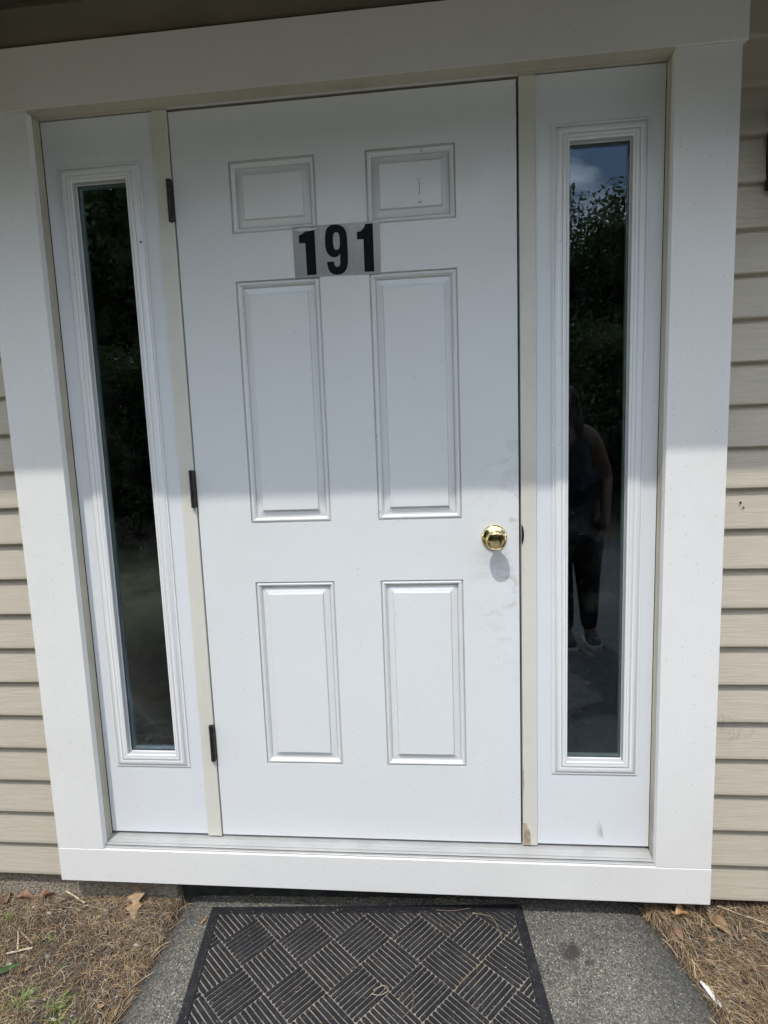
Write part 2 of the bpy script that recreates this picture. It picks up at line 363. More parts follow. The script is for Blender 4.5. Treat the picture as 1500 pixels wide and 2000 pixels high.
w = MB(); rows = [.0355 - i * .02 for i in range(34)]; NX = 40
for y in rows:
    a, b = walk_edge_l(y), walk_edge_r(y)
    for k in range(NX + 1):
        x = a + (b - a) * k / NX; e = min(k, NX - k) / NX * (b - a)
        z = gz(x) + .0015 * noise.noise((x * 8, y * 8, 0)) + .0008 * noise.noise((x * 60, y * 60, 2))
        if e < .012: z -= .016
        elif e < .05: z -= .003
        w.v.append((x, y, z))
for j in range(len(rows) - 1):
    for i in range(NX):
        q = j * (NX + 1) + i; w.f.append((q, q + NX + 1, q + NX + 2, q + 1)); w.m.append(0)
tag(w.build('path', ASPH, smooth=180), 'grey asphalt path leading to the door', None, None, 'structure')
w = MB(); xs2 = [-.66 + i * .5 for i in range(16)]; ys2 = [-.63 - i * .62 for i in range(9)]
w.add([(x, y, gz(x) - .0045) for y in ys2 for x in xs2], [(j * 16 + i, (j + 1) * 16 + i, (j + 1) * 16 + i + 1, j * 16 + i + 1) for j in range(8) for i in range(15)])
tag(w.build('driveway', DRIVE), 'dark asphalt driveway in front of the house', None, None, 'structure')

# ------------------------------------------------------------------ house
house = thing('house', 'house wall in beige lap siding on a concrete foundation under a brown eave', 'house', (0, .05, -.25))
ZR = [-.1305 + .1030 * i for i in range(22)]
def siding(x0, x1, zmax, nm):
    b = MB()
    for i, z in enumerate(ZR):
        zt = z + .1030
        if z > zmax: break
        zt = min(zt, zmax)
        # butt edge hooks under, the face leans back to the next course
        prof = [(-.0232, z + .0010), (-.0242, z + .003), (-.0240, z + .010), (-.0078, zt + .0045), (.004, zt + .0045), (.004, z), (-.019, z)]
        b.prism(prof, lambda u, v, t: (t, u, v), x0, x1)
    return b.build(nm, SIDING, house, fix=True)
siding(-5.2, -.9335, 2.158, 'siding'); siding(.9345, 5.2, 2.158, 'siding')
b = MB(); b.box(-5.2, -.925, .0045, .14, -.13, 2.6); b.box(.925, 5.2, .0045, .14, -.13, 2.6); b.box(-.925, .925, .0055, .14, 2.05, 2.6)
b.build('wall_sheathing', SIDING, house)
b = MB()
b.box(-5.15, -.60, .006, .2, -.8, -.1315); b.build('foundation', CONC, house)
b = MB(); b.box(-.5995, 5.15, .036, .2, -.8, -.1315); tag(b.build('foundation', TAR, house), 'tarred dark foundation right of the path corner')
b = MB()   # dark room behind the glass
b.box(-1.6, 1.6, 3.0, 3.05, -.1, 2.4); b.box(-1.65, -1.6, .141, 3.05, -.1, 2.4); b.box(1.6, 1.65, .141, 3.05, -.1, 2.4)
b.box(-1.65, 1.65, .141, 3.05, -.13, -.1); b.box(-1.65, 1.65, .141, 3.05, 2.4, 2.43)
b.build('hallway', DARKROOM, house)
b = MB(); b.box(-5.2, 5.2, 7.9, 8.0, -.8, 2.6); b.box(-5.2, -5.1, .2, 7.9, -.8, 2.6); b.box(5.1, 5.2, .2, 7.9, -.8, 2.6)
b.build('wall', SIDING, house)
EY = -.635
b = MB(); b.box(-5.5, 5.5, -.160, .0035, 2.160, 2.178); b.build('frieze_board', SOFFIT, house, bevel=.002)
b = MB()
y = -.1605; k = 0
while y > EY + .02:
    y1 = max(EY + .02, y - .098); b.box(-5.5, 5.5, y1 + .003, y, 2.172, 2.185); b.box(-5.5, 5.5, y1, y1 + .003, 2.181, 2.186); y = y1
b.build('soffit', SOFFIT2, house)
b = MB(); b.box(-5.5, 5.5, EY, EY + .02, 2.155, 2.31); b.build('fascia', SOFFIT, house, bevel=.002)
b = MB(); b.prism([(EY - .03, 2.312), (EY - .03, 2.330), (4.0, 4.0), (8.6, 2.33), (8.6, 2.312), (4.0, 3.95)], lambda u, v, t: (t, u, v), -5.6, 5.6)
b.build('roof', ROOFM, house, fix=True)

# ------------------------------------------------------------------ door frame
frame = thing('door_frame', 'white flat board trim, cream mullions and metal threshold around the door and its two side windows', 'door frame', (0, 0, -.12))
b = MB(); b.box(-.9405, .9405, -.0545, -.030, 2.0110, 2.1565); b.build('header_board', HEAD, frame, bevel=.0012)
b = MB(); b.box(-.7866, .7866, -.0538, -.0290, 2.0102, 2.01085); b.build('header_underside', JAMB, frame)  # added strip: shade on the header's underside put into its colour
for sx in (-1, 1):
    b = MB(); xs_ = sorted((sx * .7868, sx * .9303)); b.box(xs_[0], xs_[1], -.050, -.0285, -.0172, 2.0102); b.build('side_casing', PVC, frame, bevel=.0012)
b = MB(); b.box(-.9303, .9312, -.0508, -.0285, -.1225, -.0182); b.build('base_board', PVC, frame, bevel=.0014)
b = MB(); b.box(-.925, .925, -.0283, .0035, -.110, -.020); b.box(-.925, .925, -.0283, .0035, 2.0145, 2.155)
for sx in (-1, 1):
    xs_ = sorted((sx * .7915, sx * .925)); b.box(xs_[0], xs_[1], -.0283, .005, -.0195, 2.014)
b.build('backing_board', PVC, frame)
for sx in (-1, 1):     # side jambs with the small step the photo shows
    b = MB(); xs_ = sorted((sx * .7912, sx * .7905)); 
    xa, xb = sorted((sx * .7878, sx * .7912)); b.box(xa, xb, -.0255, -.0015, -.012, 2.0128)
    xa, xb = sorted((sx * .7866, sx * .7912)); b.box(xa, xb, -.0110, -.0012, -.012, 2.0122)
    b.build('side_jamb', JAMB, frame, bevel=.0008)
b = MB(); b.box(-.787, .787, -.0265, -.0125, 2.0132, 2.0142); b.box(-.787, .787, -.0265, .06, 2.0150, 2.030); b.box(-.787, -.4412, -.012, -.0012, 2.0122, 2.0150); b.box(.4432, .787, -.012, -.0012, 2.0122, 2.0150); b.box(-.441, .443, -.020, -.006, 2.0140, 2.0150); b.build('head_jamb', JAMB, frame, bevel=.0006)
for x0, x1 in ((-.4825, -.4412), (.4432, .4832)):
    b = MB(); b.box(x0, x1, -.0035, .060, .0005, 2.0118); b.build('mullion', CREAM, frame, bevel=.0015)
# weatherstrip gap behind the door edges
b = MB(); b.box(-.7876, -.7853, .012, .030, 0, 2.012); b.box(.7857, .7876, .012, .030, 0, 2.012); b.box(-.4409, -.4375, .030, .042, 0, 2.012); b.box(.4375, .4429, .030, .042, 0, 2.012); b.box(-.4375, .4375, .030, .042, 2.0085, 2.014); b.build('weatherstrip', GAP, frame)
b = MB()
prof = [(.060, -.0040), (.0, -.0050), (-.006, -.0056), (-.0065, -.0042), (-.009, -.0042), (-.0095, -.0056), (-.018, -.0066), (-.0185, -.0058), (-.0205, -.0058), (-.021, -.0068), (-.030, -.0078),
        (-.0302, -.0100), (-.0325, -.0100), (-.0330, -.0080), (-.0385, -.0084), (-.0395, -.0090), (-.0330, -.0096), (-.0330, -.0138), (-.0440, -.0138), (-.0450, -.0146), (-.0450, -.0160), (-.0400, -.0170), (-.0400, -.0178), (.060, -.0178)]
b.prism(prof, lambda u, v, t: (t, u, v), -.7862, .7862); b.build('threshold', ALU, frame, fix=True)
# bare wood where the paint has flaked off the mullion foot
b = MB(); ch = [(.4440, .068), (.4520, .0685), (.4525, .064), (.4545, .064), (.4548, .050), (.4590, .051), (.4610, .047), (.4640, .030), (.4650, .0015), (.4440, .0015)]
b.prism(ch, lambda u, v, t: (u, t, v), -.0040, -.0036)
ch = [(.4436, .235), (.4458, .228), (.4452, .205), (.4470, .196), (.4450, .178), (.4448, .160), (.4436, .150)]
b.prism(ch, lambda u, v, t: (u, t, v), -.0040, -.0036)
tag(b.build('bare_wood_patch', WOOD, frame, fix=True), 'flaked paint showing bare wood at the foot of the right mullion')
b = MB()
for x in (.4535, .4570, .4478): b.box(x, x + .0004, -.0043, -.0040, .003, .048)
b.build('wood_crack', GAP, frame)
# strike plate on the right mullion
b = MB(); pl = [(.4436 , .868)] + [(.4436 + .0062 * math.sin(math.pi * t / 14) ** .6, .868 + .054 * t / 14) for t in range(1, 14)] + [(.4436, .922)]
b.prism(pl, lambda u, v, t: (u, t, v), -.0062, -.0036); b.build('strike_plate', BLACKM, frame, bevel=.0006, fix=True)

# ------------------------------------------------------------------ entry door
DX = .4373; DH = 2.0060
door = thing('entry_door', 'white six panel steel door with brass knob and black hinges', 'door', (0, 0, 0))
px = [(-.2885, -.0645), (.0640, .2885)]; pz = [(.2325, .7740), (.9405, 1.5810), (1.7000, 1.8765)]
PROF = [(0, 0), (.0005, .0042), (.0027, .0044), (.0048, .0014), (.0070, .0004), (.0095, .0010), (.0115, .0035), (.0130, .0070), (.0142, .0092), (.0160, .0095),
        (.0170, .0108), (.0185, .0104), (.0290, .0076), (.0325, .0070), (.0336, .0064), (.0346, .0014), (.0362, .0006)]
b = MB()
gx = [-DX, px[0][0], px[0][1], px[1][0], px[1][1], DX]; gz_ = [.0045, pz[0][0], pz[0][1], pz[1][0], pz[1][1], pz[2][0], pz[2][1], DH]
for i in range(5):
    for j in range(7):
        r = (gx[i], gx[i + 1], gz_[j], gz_[j + 1])
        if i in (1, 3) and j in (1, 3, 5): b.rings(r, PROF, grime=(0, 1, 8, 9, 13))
        else: b.add([(r[0], 0, r[2]), (r[1], 0, r[2]), (r[1], 0, r[3]), (r[0], 0, r[3])], [(0, 1, 2, 3)])
z0, z1 = gz_[0], DH
b.add([(-DX, 0, z0), (DX, 0, z0), (DX, 0, z1), (-DX, 0, z1), (-DX, .044, z0), (DX, .044, z0), (DX, .044, z1), (-DX, .044, z1)],
      [(0, 4, 5, 1), (1, 5, 6, 2), (2, 6, 7, 3), (3, 7, 4, 0), (5, 4, 7, 6)])
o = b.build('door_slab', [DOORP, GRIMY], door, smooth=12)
bm = bmesh.new(); bm.from_mesh(o.data); bmesh.ops.remove_doubles(bm, verts=bm.verts, dist=1e-5); bm.to_mesh(o.data); bm.free()
o.data.polygons.foreach_set('use_smooth', [True] * len(o.data.polygons)); o.data.set_sharp_from_angle(angle=rad(12))
# knob
kc = (.3725, 0, .8878); b = MB()
b.lathe([(.0145, .030), (.0150, .032), (.0215, .0355), (.0252, .041), (.0262, .046), (.0262, .0495), (.0252, .0530), (.0240, .0548), (.0228, .0555), (.0218, .0550), (.0212, .0536), (.0200, .0545), (.0160, .0556), (.0090, .0564), (.0030, .0566), (.0003, .0566)], kc, (0, -1, 0), 64)
kn = b.build('knob', BRASS, door, smooth=40)
b = MB(); b.lathe([(.0338, .0002), (.0338, .0025), (.0325, .0050), (.0290, .0068), (.0180, .0125), (.0135, .0150), (.0118, .0165), (.0112, .0200), (.0112, .0300), (.0140, .0302)], kc, (0, -1, 0), 64)
b.build('rose', BRASS, kn, smooth=40)
b = MB(); b.box(.4374, .4384, .004, .034, .862, .922); b.build('latch_plate', STEEL, door)
for hz0, hz1 in ((1.738, 1.842), (.989, 1.093), (.243, .353)):
    b = MB(); hx, hy = -.4455, -.0085; seg = [0, .13, .30, .70, .87, 1.0] if hz0 > 1.5 else [0, .11, .13, 1.0]
    seg = [0, .12, .82, .90, 1] if hz0 > 1.5 else ([0, .10, .40, 1] if hz0 > .9 else [0, .10, .85, 1])
    pr = []
    for a, c in zip(seg[:-1], seg[1:]):
        h = hz1 - hz0; pr += [(.0058, h * a + .0002), (.0072, h * a + .0010), (.0072, h * c - .0010), (.0058, h * c - .0002)]
    b.lathe(pr, (hx, hy, hz0), (0, 0, 1), 20)
    b.box(-.4408, -.4386, -.0105, -.0002, hz0 + .002, hz1 - .002)
    b.box(-.4460, -.4395, -.0030, -.0006 - .003, hz0 + .003, hz1 - .003)
    b.build('hinge', BLACKM, door, smooth=35)
# pen-like crack and small chips in the paint
b = MB()
pts = [(.1945, 1.8005), (.1972, 1.7950), (.1990, 1.7905), (.1984, 1.7850), (.1988, 1.7740), (.1985, 1.7615)]
for a, c in zip(pts[:-1], pts[1:]):
    b.add([(a[0] - .0006, .0003, a[1]), (a[0] + .0006, .0003, a[1]), (c[0] + .0005, .0003, c[1]), (c[0] - .0005, .0003, c[1])], [(3, 2, 1, 0)])
b.box(.1950, .2035, .00025, .00045, 1.7425, 1.7437); b.box(.1982, .1998, .00025, .00045, 1.7437, 1.7455)
b.build('paint_crack', GAP, door)

# ------------------------------------------------------------------ house number stickers
def sticker(corners, label, digit, hole=None):
    cx = (corners[0][0] + corners[1][0]) / 2
    t = thing('number_sticker', label, 'house number', (cx, -.0005, corners[2][1]), 'house number stickers on the door')
    b = MB(); b.prism([(x, z) for x, z in corners][::-1], lambda u, v, q: (u, q, v), -.0011, -.0005); b.build('sticker_film', FILM, t, fix=True)
    bm = bmesh.new(); base = WORLD[t.name]
    def loop(P, sub):
        n = len(P); pts = []
        for i in range(n):
            p0, p1, p2, p3 = P[i - 1], P[i], P[(i + 1) % n], P[(i + 2) % n]
            for k in range(sub):
                s = k / sub
                pts.append(tuple(.5 * (2 * p1[a] + (p2[a] - p0[a]) * s + (2 * p0[a] - 5 * p1[a] + 4 * p2[a] - p3[a]) * s * s + (3 * p1[a] - p0[a] - 3 * p2[a] + p3[a]) * s ** 3) for a in (0, 1)) if sub > 1 else p1)
        vv = [bm.verts.new((x - base.x, -.0015 - base.y, z - base.z)) for x, z in pts]
        return [bm.edges.new((vv[i], vv[(i + 1) % len(vv)])) for i in range(len(vv))]
    es = loop(digit, 1) if not hole else loop(digit, 1) + loop(hole, 3)
    bmesh.ops.triangle_fill(bm, use_beauty=True, use_dissolve=False, edges=es, normal=(0, -1, 0))
    ex = bmesh.ops.extrude_face_region(bm, geom=bm.faces[:])
    for v in ex['geom']:
        if isinstance(v, bmesh.types.BMVert): v.co.y += .00035
    bmesh.ops.recalc_face_normals(bm, faces=bm.faces)
    me = bpy.data.meshes.new('digit'); bm.to_mesh(me); bm.free(); me.materials.append(INK)
    o = bpy.data.objects.new('digit', me); COL.objects.link(o); o.parent = t
D1 = [(-.0909, 1.7013), (-.0721, 1.7016), (-.0719, 1.5854), (-.0967, 1.5855), (-.0975, 1.6648), (-.1139, 1.6654), (-.1136, 1.6849), (-.1056, 1.6869), (-.0989, 1.6909), (-.094, 1.6955)]
D2 = [(.0590, 1.7007), (.0783, 1.7009), (.078, 1.5842), (.053, 1.5847), (.0531, 1.6643), (.0369, 1.6648), (.0366, 1.6821), (.0472, 1.6845), (.0535, 1.6903), (.0572, 1.6956)]
D9 = [(-.0173, 1.7046), (-.0092, 1.7036), (-.0027, 1.7008), (.0030, 1.6968), (.0068, 1.6908), (.0096, 1.6845), (.0110, 1.6765), (.0114, 1.6660), (.0115, 1.6550), (.0117, 1.6400), (.0118, 1.6260), (.0113, 1.6115), (.0098, 1.6030), (.0070, 1.5960), (.0030, 1.5895), (-.0030, 1.5848), (-.0103, 1.5826), (-.0165, 1.5820), (-.0225, 1.5826), (-.0290, 1.5842), (-.0340, 1.5875), (-.0385, 1.5930), (-.0410, 1.5990), (-.0427, 1.6069), (-.0434, 1.615),
      (-.0252, 1.6150), (-.0247, 1.6100), (-.0235, 1.6055), (-.0205, 1.6022), (-.0173, 1.6012), (-.0140, 1.6018), (-.0108, 1.6045), (-.0094, 1.6090), (-.0088, 1.6160), (-.0085, 1.6330), (-.0124, 1.6288), (-.0175, 1.6262), (-.0232, 1.6254), (-.0300, 1.6264), (-.0358, 1.6300), (-.0405, 1.6355), (-.0438, 1.6425), (-.0456, 1.6500), (-.0462, 1.6573), (-.0462, 1.6670), (-.0456, 1.6753), (-.0448, 1.6830), (-.0432, 1.6900), (-.0405, 1.6955), (-.0366, 1.7000), (-.0325, 1.7028), (-.0279, 1.7043), (-.0225, 1.7049)]
H9 = [(-.0161, 1.6860), (-.0110, 1.6832), (-.0085, 1.6755), (-.0078, 1.6640), (-.0088, 1.6515), (-.0117, 1.6448), (-.0165, 1.6430), (-.0218, 1.6450), (-.0245, 1.6530), (-.0253, 1.6655), (-.0245, 1.6775), (-.0215, 1.6842)]
sticker([(-.1302, 1.7066), (-.0546, 1.7060), (-.0612, 1.5797), (-.1288, 1.5790)], 'silver sticker with a black numeral 1, leftmost of the three on the white door', D1)
sticker([(-.0542, 1.7058), (.0196, 1.7056), (.0204, 1.5793), (-.0608, 1.5799)], 'silver sticker with a black numeral 9, between the two numeral 1 stickers', D9, H9)
sticker([(.0200, 1.7058), (.0962, 1.7052), (.0946, 1.5779), (.0208, 1.5791)], 'silver sticker with a black numeral 1, rightmost of the three on the white door', D2)

b = MB(); P_ = [(-.1302, 1.6975, .0004), (-.1200, 1.6975, .0018), (-.1080, 1.6972, .0032), (-.0900, 1.6968, .0034), (-.0740, 1.6970, .0022), (-.0615, 1.6975, .0002)]  # pale sliver standing in for a reflection on the sticker film
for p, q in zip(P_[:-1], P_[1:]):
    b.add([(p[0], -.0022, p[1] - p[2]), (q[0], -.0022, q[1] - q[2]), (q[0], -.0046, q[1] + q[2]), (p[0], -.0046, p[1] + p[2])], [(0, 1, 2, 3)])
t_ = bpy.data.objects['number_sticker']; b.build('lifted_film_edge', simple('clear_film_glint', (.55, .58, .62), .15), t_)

# ------------------------------------------------------------------ sidelights
FZ0, FZ1 = .2185, 1.8945
LP = [(0, -.0002), (0, -.0026), (.0012, -.0034), (.0050, -.0034), (.0062, -.0030), (.0075, -.0044), (.0100, -.0066), (.0135, -.0080), (.0180, -.0088), (.0210, -.0084), (.0225, -.0074), (.0240, -.0072),
      (.0255, -.0086), (.0285, -.0092), (.0315, -.0090), (.0330, -.0080), (.0345, -.0078), (.0362, -.0084), (.0385, -.0078), (.0402, -.0058), (.0408, .0080), (.0412, .0140)]
def sidelight(x0, x1, fx0, fx1, label, scuff=False):
    t = thing('side_window', label, 'window', ((x0 + x1) / 2, 0, 0))
    b = MB(); zb, zt = .0055, 2.0105; ix0, ix1, iz0, iz1 = fx0 + .030, fx1 - .030, FZ0 + .030, FZ1 - .030
    b.box(x0, ix0, 0, .044, zb, zt); b.box(ix1, x1, 0, .044, zb, zt); b.box(ix0, ix1, 0, .044, zb, iz0); b.box(ix0, ix1, 0, .044, iz1, zt)
    o = b.build('panel', SLABW, t)
    bm = bmesh.new(); bm.from_mesh(o.data); bmesh.ops.remove_doubles(bm, verts=bm.verts, dist=1e-5); bmesh.ops.dissolve_limit(bm, angle_limit=rad(1), verts=bm.verts, edges=bm.edges) if False else None; bm.to_mesh(o.data); bm.free()
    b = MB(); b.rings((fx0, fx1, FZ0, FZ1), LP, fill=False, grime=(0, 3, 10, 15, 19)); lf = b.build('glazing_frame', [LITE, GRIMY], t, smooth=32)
    b = MB(); b.box(fx0 + .036, fx1 - .036, .0145, .0180, FZ0 + .036, FZ1 - .036); pn = b.build('glass_pane', GLASS, t)
    b = MB(); a0, a1, c0, c1 = fx0 + .0362, fx1 - .0362, FZ0 + .0362, FZ1 - .0362; wd = .0095
    for r in ((a0, a0 + wd, c0, c1), (a1 - wd, a1, c0, c1), (a0 + wd, a1 - wd, c0, c0 + wd), (a0 + wd, a1 - wd, c1 - wd, c1)):
        b.box(r[0], r[1], .0185, .0290, r[2], r[3])
    b.build('spacer', SPACER, t)
    if scuff:
        b = MB(); random.seed(3)
        for k in range(7):
            xx = .6455 + k * .0022; h0 = .026 + random.random() * .006 ; h1 = .060 + random.random() * .018; dx = .0035
            wd2 = .0003 + .0005 * random.random()
            pp = [(xx + dx * (1 - q / 5) ** 2 * 1.6, h0 + (h1 - h0) * q / 5, wd2 * (1 - abs(q - 2) / 4)) for q in range(6)]
            for p, q in zip(pp[:-1], pp[1:]):
                b.add([(p[0] - p[2], -.0003, p[1]), (p[0] + p[2], -.0003, p[1]), (q[0] + q[2], -.0003, q[1]), (q[0] - q[2], -.0003, q[1])], [(0, 1, 2, 3)])
        b.build('scuff_mark', simple('grey_scuff', (.33, .34, .36), .6), t)
    return t
sidelight(-.7852, -.4834, -.7496, -.5225, 'tall narrow window in a white panel on the hinge side of the door, darker of the two')
sidelight(.4840, .7856, .5228, .7515, 'tall narrow window in a white panel on the knob side of the door, reflecting sky and a person', True)

# ------------------------------------------------------------------ wall lantern just entering at the right border
ln = thing('wall_lantern', 'dark wall lantern on the siding at the right border of the photo', 'lantern', (1.075, -.02, 1.70))
b = MB(); b.box(1.0052, 1.146, -.035, -.018, 1.700, 1.888); b.build('back_plate', BLACKM, ln, bevel=.004)
b = MB(); b.tube([(1.075, -.035, 1.86), (1.075, -.09, 1.885), (1.075, -.13, 1.875)], .009, 10); b.build('arm', BLACKM, ln, smooth=60)
b = MB(); b.lathe([(.012, .03), (.03, .02), (.062, -.01), (.064, -.018)], (1.075, -.13, 1.85), (0, 0, 1), 24); b.build('cap', BLACKM, ln, smooth=40)
b = MB(); b.lathe([(.045, -.16), (.056, -.02)], (1.075, -.13, 1.85), (0, 0, 1), 6); b.build('shade', simple('frosted_glass', (.6, .58, .5), .3), ln)

# ------------------------------------------------------------------ door mat
mt = thing('door_mat', 'black rubber door mat with a basket weave of raised ribs and dust in the grooves', 'door mat', (0, -.3, gz(0)))
TL, TR = Vector((-.485, -.0145)), Vector((.439, .0125)); BL, BR = Vector((-.397, -.612)), Vector((.480, -.580))
def mz(x, y, h): return gz(x) + .0035 + h
def inset(poly, d):
    n = len(poly); outp = []
    for i in range(n):
        a, b_, c = poly[i - 1], poly[i], poly[(i + 1) % n]
        e1 = (b_ - a).normalized(); e2 = (c - b_).normalized(); n1 = Vector((-e1.y, e1.x)); n2 = Vector((-e2.y, e2.x))
        k = (n1 + n2); k = k / max(.3, k.dot(n1)) ; outp.append(b_ + k * d)
    return outp
quad = [TL, BL, BR, TR]      # ccw seen from above
b = MB()
steps = [(0, .0), (.0015, .0035), (.003, .0045), (.0255, .0078), (.0275, .0078), (.0290, .0040)]
ringv = []
for d, h in steps:
    ringv.append([(p.x, p.y, mz(p.x, p.y, h)) for p in inset(quad, d)])
# rounded subdivided edges are not needed: long straight rubber border
for i in range(len(ringv) - 1):
    A, B = ringv[i], ringv[i + 1]
    for k in range(4):
        b.add([A[k], A[(k + 1) % 4], B[(k + 1) % 4], B[k]], [(0, 1, 2, 3)])
b.build('border', RIB, mt, smooth=20)
b = MB(); b.add(ringv[-1], [(0, 1, 2, 3)]); b.build('base', DUSTY, mt)
inner = inset(quad, .0300)
def clip(poly, win):
    for i in range(len(win)):
        a, c = win[i], win[(i + 1) % len(win)]; e = c - a; outp = []
        for j in range(len(poly)):
            p, q = poly[j - 1], poly[j]; sp = e.x * (p.y - a.y) - e.y * (p.x - a.x); sq = e.x * (q.y - a.y) - e.y * (q.x - a.x)
            if (sp < 0) != (sq < 0): outp.append(p + (q - p) * (sp / (sp - sq)))
            if sq >= 0: outp.append(q)
        poly = outp
        if len(poly) < 3: return []
    return poly
e1 = Vector((.0835, -.0715)); e2 = Vector((-.0745, -.0790)); P0 = Vector((-.175, -.0475)); b = MB()
NR = 8
for i in range(-9, 10):
    for j in range(-9, 12):
        c0 = P0 + e1 * i + e2 * j
        A, B = (e2, e1) if (i + j) % 2 == 0 else (e1, e2)       # ribs run along A, stacked along B
        la, lb = A.length, B.length
        for k in range(NR):
            s0 = (k + .15) / NR; s1 = (k + .85) / NR; u0 = .009; u1 = .991; cap = .022; ww = (s1 - s0)
            pl = [(u0 + cap, s0), (u1 - cap, s0), (u1, s0 + ww * .3), (u1, s1 - ww * .3), (u1 - cap, s1), (u0 + cap, s1), (u0, s1 - ww * .3), (u0, s0 + ww * .3)]
            poly = [c0 + A * u + B * v for u, v in pl]
            ar = sum(poly[q].x * poly[(q + 1) % 8].y - poly[(q + 1) % 8].x * poly[q].y for q in range(8))
            if ar < 0: poly.reverse()
            poly = clip(poly, inner)
            # drop duplicates
            pp = []
            for q in poly:
                if not pp or (q - pp[-1]).length > .0004: pp.append(q)
            if len(pp) > 2 and (pp[0] - pp[-1]).length < .0004: pp.pop()
            if len(pp) < 3: continue
            ar = sum(pp[q].x * pp[(q + 1) % len(pp)].y - pp[(q + 1) % len(pp)].x * pp[q].y for q in range(len(pp))) / 2
            if ar < 6e-6: continue
            n = len(pp); cen = sum(pp, Vector((0, 0))) / n
            def shr(p, d):
                # move towards the rib's centre line
                ax = A.normalized(); r = p - cen; al = r.dot(ax); pe = r - ax * al
                pe = pe * max(0, 1 - d / max(pe.length, 1e-6)); al = al - math.copysign(min(abs(al), d), al); return cen + ax * al + pe
            hh = .0090
            l0 = [(p.x, p.y, mz(p.x, p.y, .0040)) for p in pp]; l1 = [(q.x, q.y, mz(q.x, q.y, hh - .0012)) for q in [shr(p, .0006) for p in pp]]
            l2 = [(q.x, q.y, mz(q.x, q.y, hh)) for q in [shr(p, .0020) for p in pp]]
            b.add(l0 + l1 + l2, [(q, (q + 1) % n, n + (q + 1) % n, n + q) for q in range(n)] + [(n + q, n + (q + 1) % n, 2 * n + (q + 1) % n, 2 * n + q) for q in range(n)] + [tuple(range(2 * n, 3 * n))])
b.build('ribs', RIB, mt, smooth=50)

# ------------------------------------------------------------------ needles, litter, grass
NEED = [simple('needle_' + n, c, .75, 0, .25, 40) for n, c in (('straw', (.36, .26, .14)), ('tan', (.24, .165, .09)), ('brown', (.11, .066, .040)), ('grey', (.21, .18, .145)), ('pale', (.50, .42, .29)), ('orange', (.24, .13, .055)))]
def needle(b, x, y, ang, ln_, wdt, mi, lift=.006, curl=None, zf=None):
    curl = random.uniform(-1.2, 1.2) if curl is None else curl
    n = 4; pts = []; px_, py_ = x, y; a = ang
    for k in range(n + 1):
        pts.append((px_, py_)); px_ += math.cos(a) * ln_ / n; py_ += math.sin(a) * ln_ / n; a += curl / n
    t = random.uniform(-.5, .5); z0 = lift * random.random()
    vs = []
    for k, (qx, qy) in enumerate(pts):
        f = k / n; aa = ang + curl * f; wx, wy = -math.sin(aa) * wdt / 2, math.cos(aa) * wdt / 2
        bz = (zf or soil_h)(qx, qy) + .0015 + z0 + t * lift * (f - .5) + lift * .8 * math.sin(f * math.pi)
        vs += [(qx - wx, qy - wy, bz), (qx + wx, qy + wy, bz + wdt * .3), (qx, qy, bz + wdt * .75)]
    fs = []
    for k in range(n):
        o_ = 3 * k; fs += [(o_, o_ + 3, o_ + 5, o_ + 2), (o_ + 2, o_ + 5, o_ + 4, o_ + 1)]
    b.add(vs, fs, mi)
def pile(name, label, x0, x1, y0, y1, count, mainang, spread, hmax, weights, seed, edge=None, fade=True):
    random.seed(seed); b = MB(); made = 0
    while made < count:
        x = random.uniform(x0, x1); y = y1 - (y1 - y0) * random.random() ** 1.25
        if on_walk(x, y, .004): continue
        dn = noise.noise((x * 5 + seed, y * 5, 1.7))
        if fade and random.random() < max(0, min(1, max((abs(x) - 1.25) / .5, (-y - .6) / .35))): continue
        if random.random() > .62 + dn * 1.1: continue
        a = mainang + 1.6 * noise.noise((x * 4, y * 4, 4.4 + seed)) + random.gauss(0, spread)
        ln_ = random.uniform(.012, .062); mi = random.choices(range(6), weights)[0]
        needle(b, x - math.cos(a) * ln_ / 2, y - math.sin(a) * ln_ / 2, a, ln_, random.uniform(.0006, .0014), mi, random.uniform(.002, hmax)); made += 1
    # needles swept up along the path's edge
    for _ in range(edge[1]):
        y = random.uniform(-.6, .01); ex = (walk_edge_l if edge[0] < 0 else walk_edge_r)(y) + edge[0] * abs(random.gauss(0, .010)) - edge[0] * .003
        a = math.pi / 2 + (0.12 if edge[0] > 0 else 0) * -1 + random.gauss(0, .42); ln_ = random.uniform(.02, .07)
        needle(b, ex, y - ln_ / 2, a, ln_, random.uniform(.0009, .0018), random.choices(range(6), (3, 3, 1, 1, 2, 3))[0], .007, random.uniform(-.5, .5), lambda q, r: max(soil_h(q, r), gz(q) - .004))
    tag(b.build(name, NEED), label, None, None, 'stuff')
pile('pine_straw', 'dry brown pine needles and straw covering the soil left of the path', -1.75, -.575, -.95, .022, 13500, 2.2, .85, .012, (4, 5, 4, 3, 1.5, .7), 11, (-1, 130))
pile('pine_straw', 'thin scatter of needles on the soil farther out on the left', -3.2, -.70, -2.4, -.9, 4500, 2.0, 1.0, .012, (2, 4, 5, 3, .7, 1), 37, (-1, 0), False)
pile('pine_straw', 'thin scatter of needles on the soil against the house farther left', -3.4, -1.15, -1.0, .022, 3600, 2.0, 1.0, .012, (2, 4, 5, 3, .7, 1), 41, (-1, 0), False)
pile('pine_straw', 'thin scatter of needles on the soil against the house farther right', 1.2, 3.4, -.62, .022, 2600, 2.0, 1.0, .012, (3, 4, 4, 2, .7, 2), 43, (1, 0), False)
pile('pine_straw', 'matted golden brown pine needles right of the path', .78, 1.9, -.62, .022, 10500, 2.35, .55, .018, (5, 5, 3, 1.5, 1.3, 2.5), 23, (1, 260))
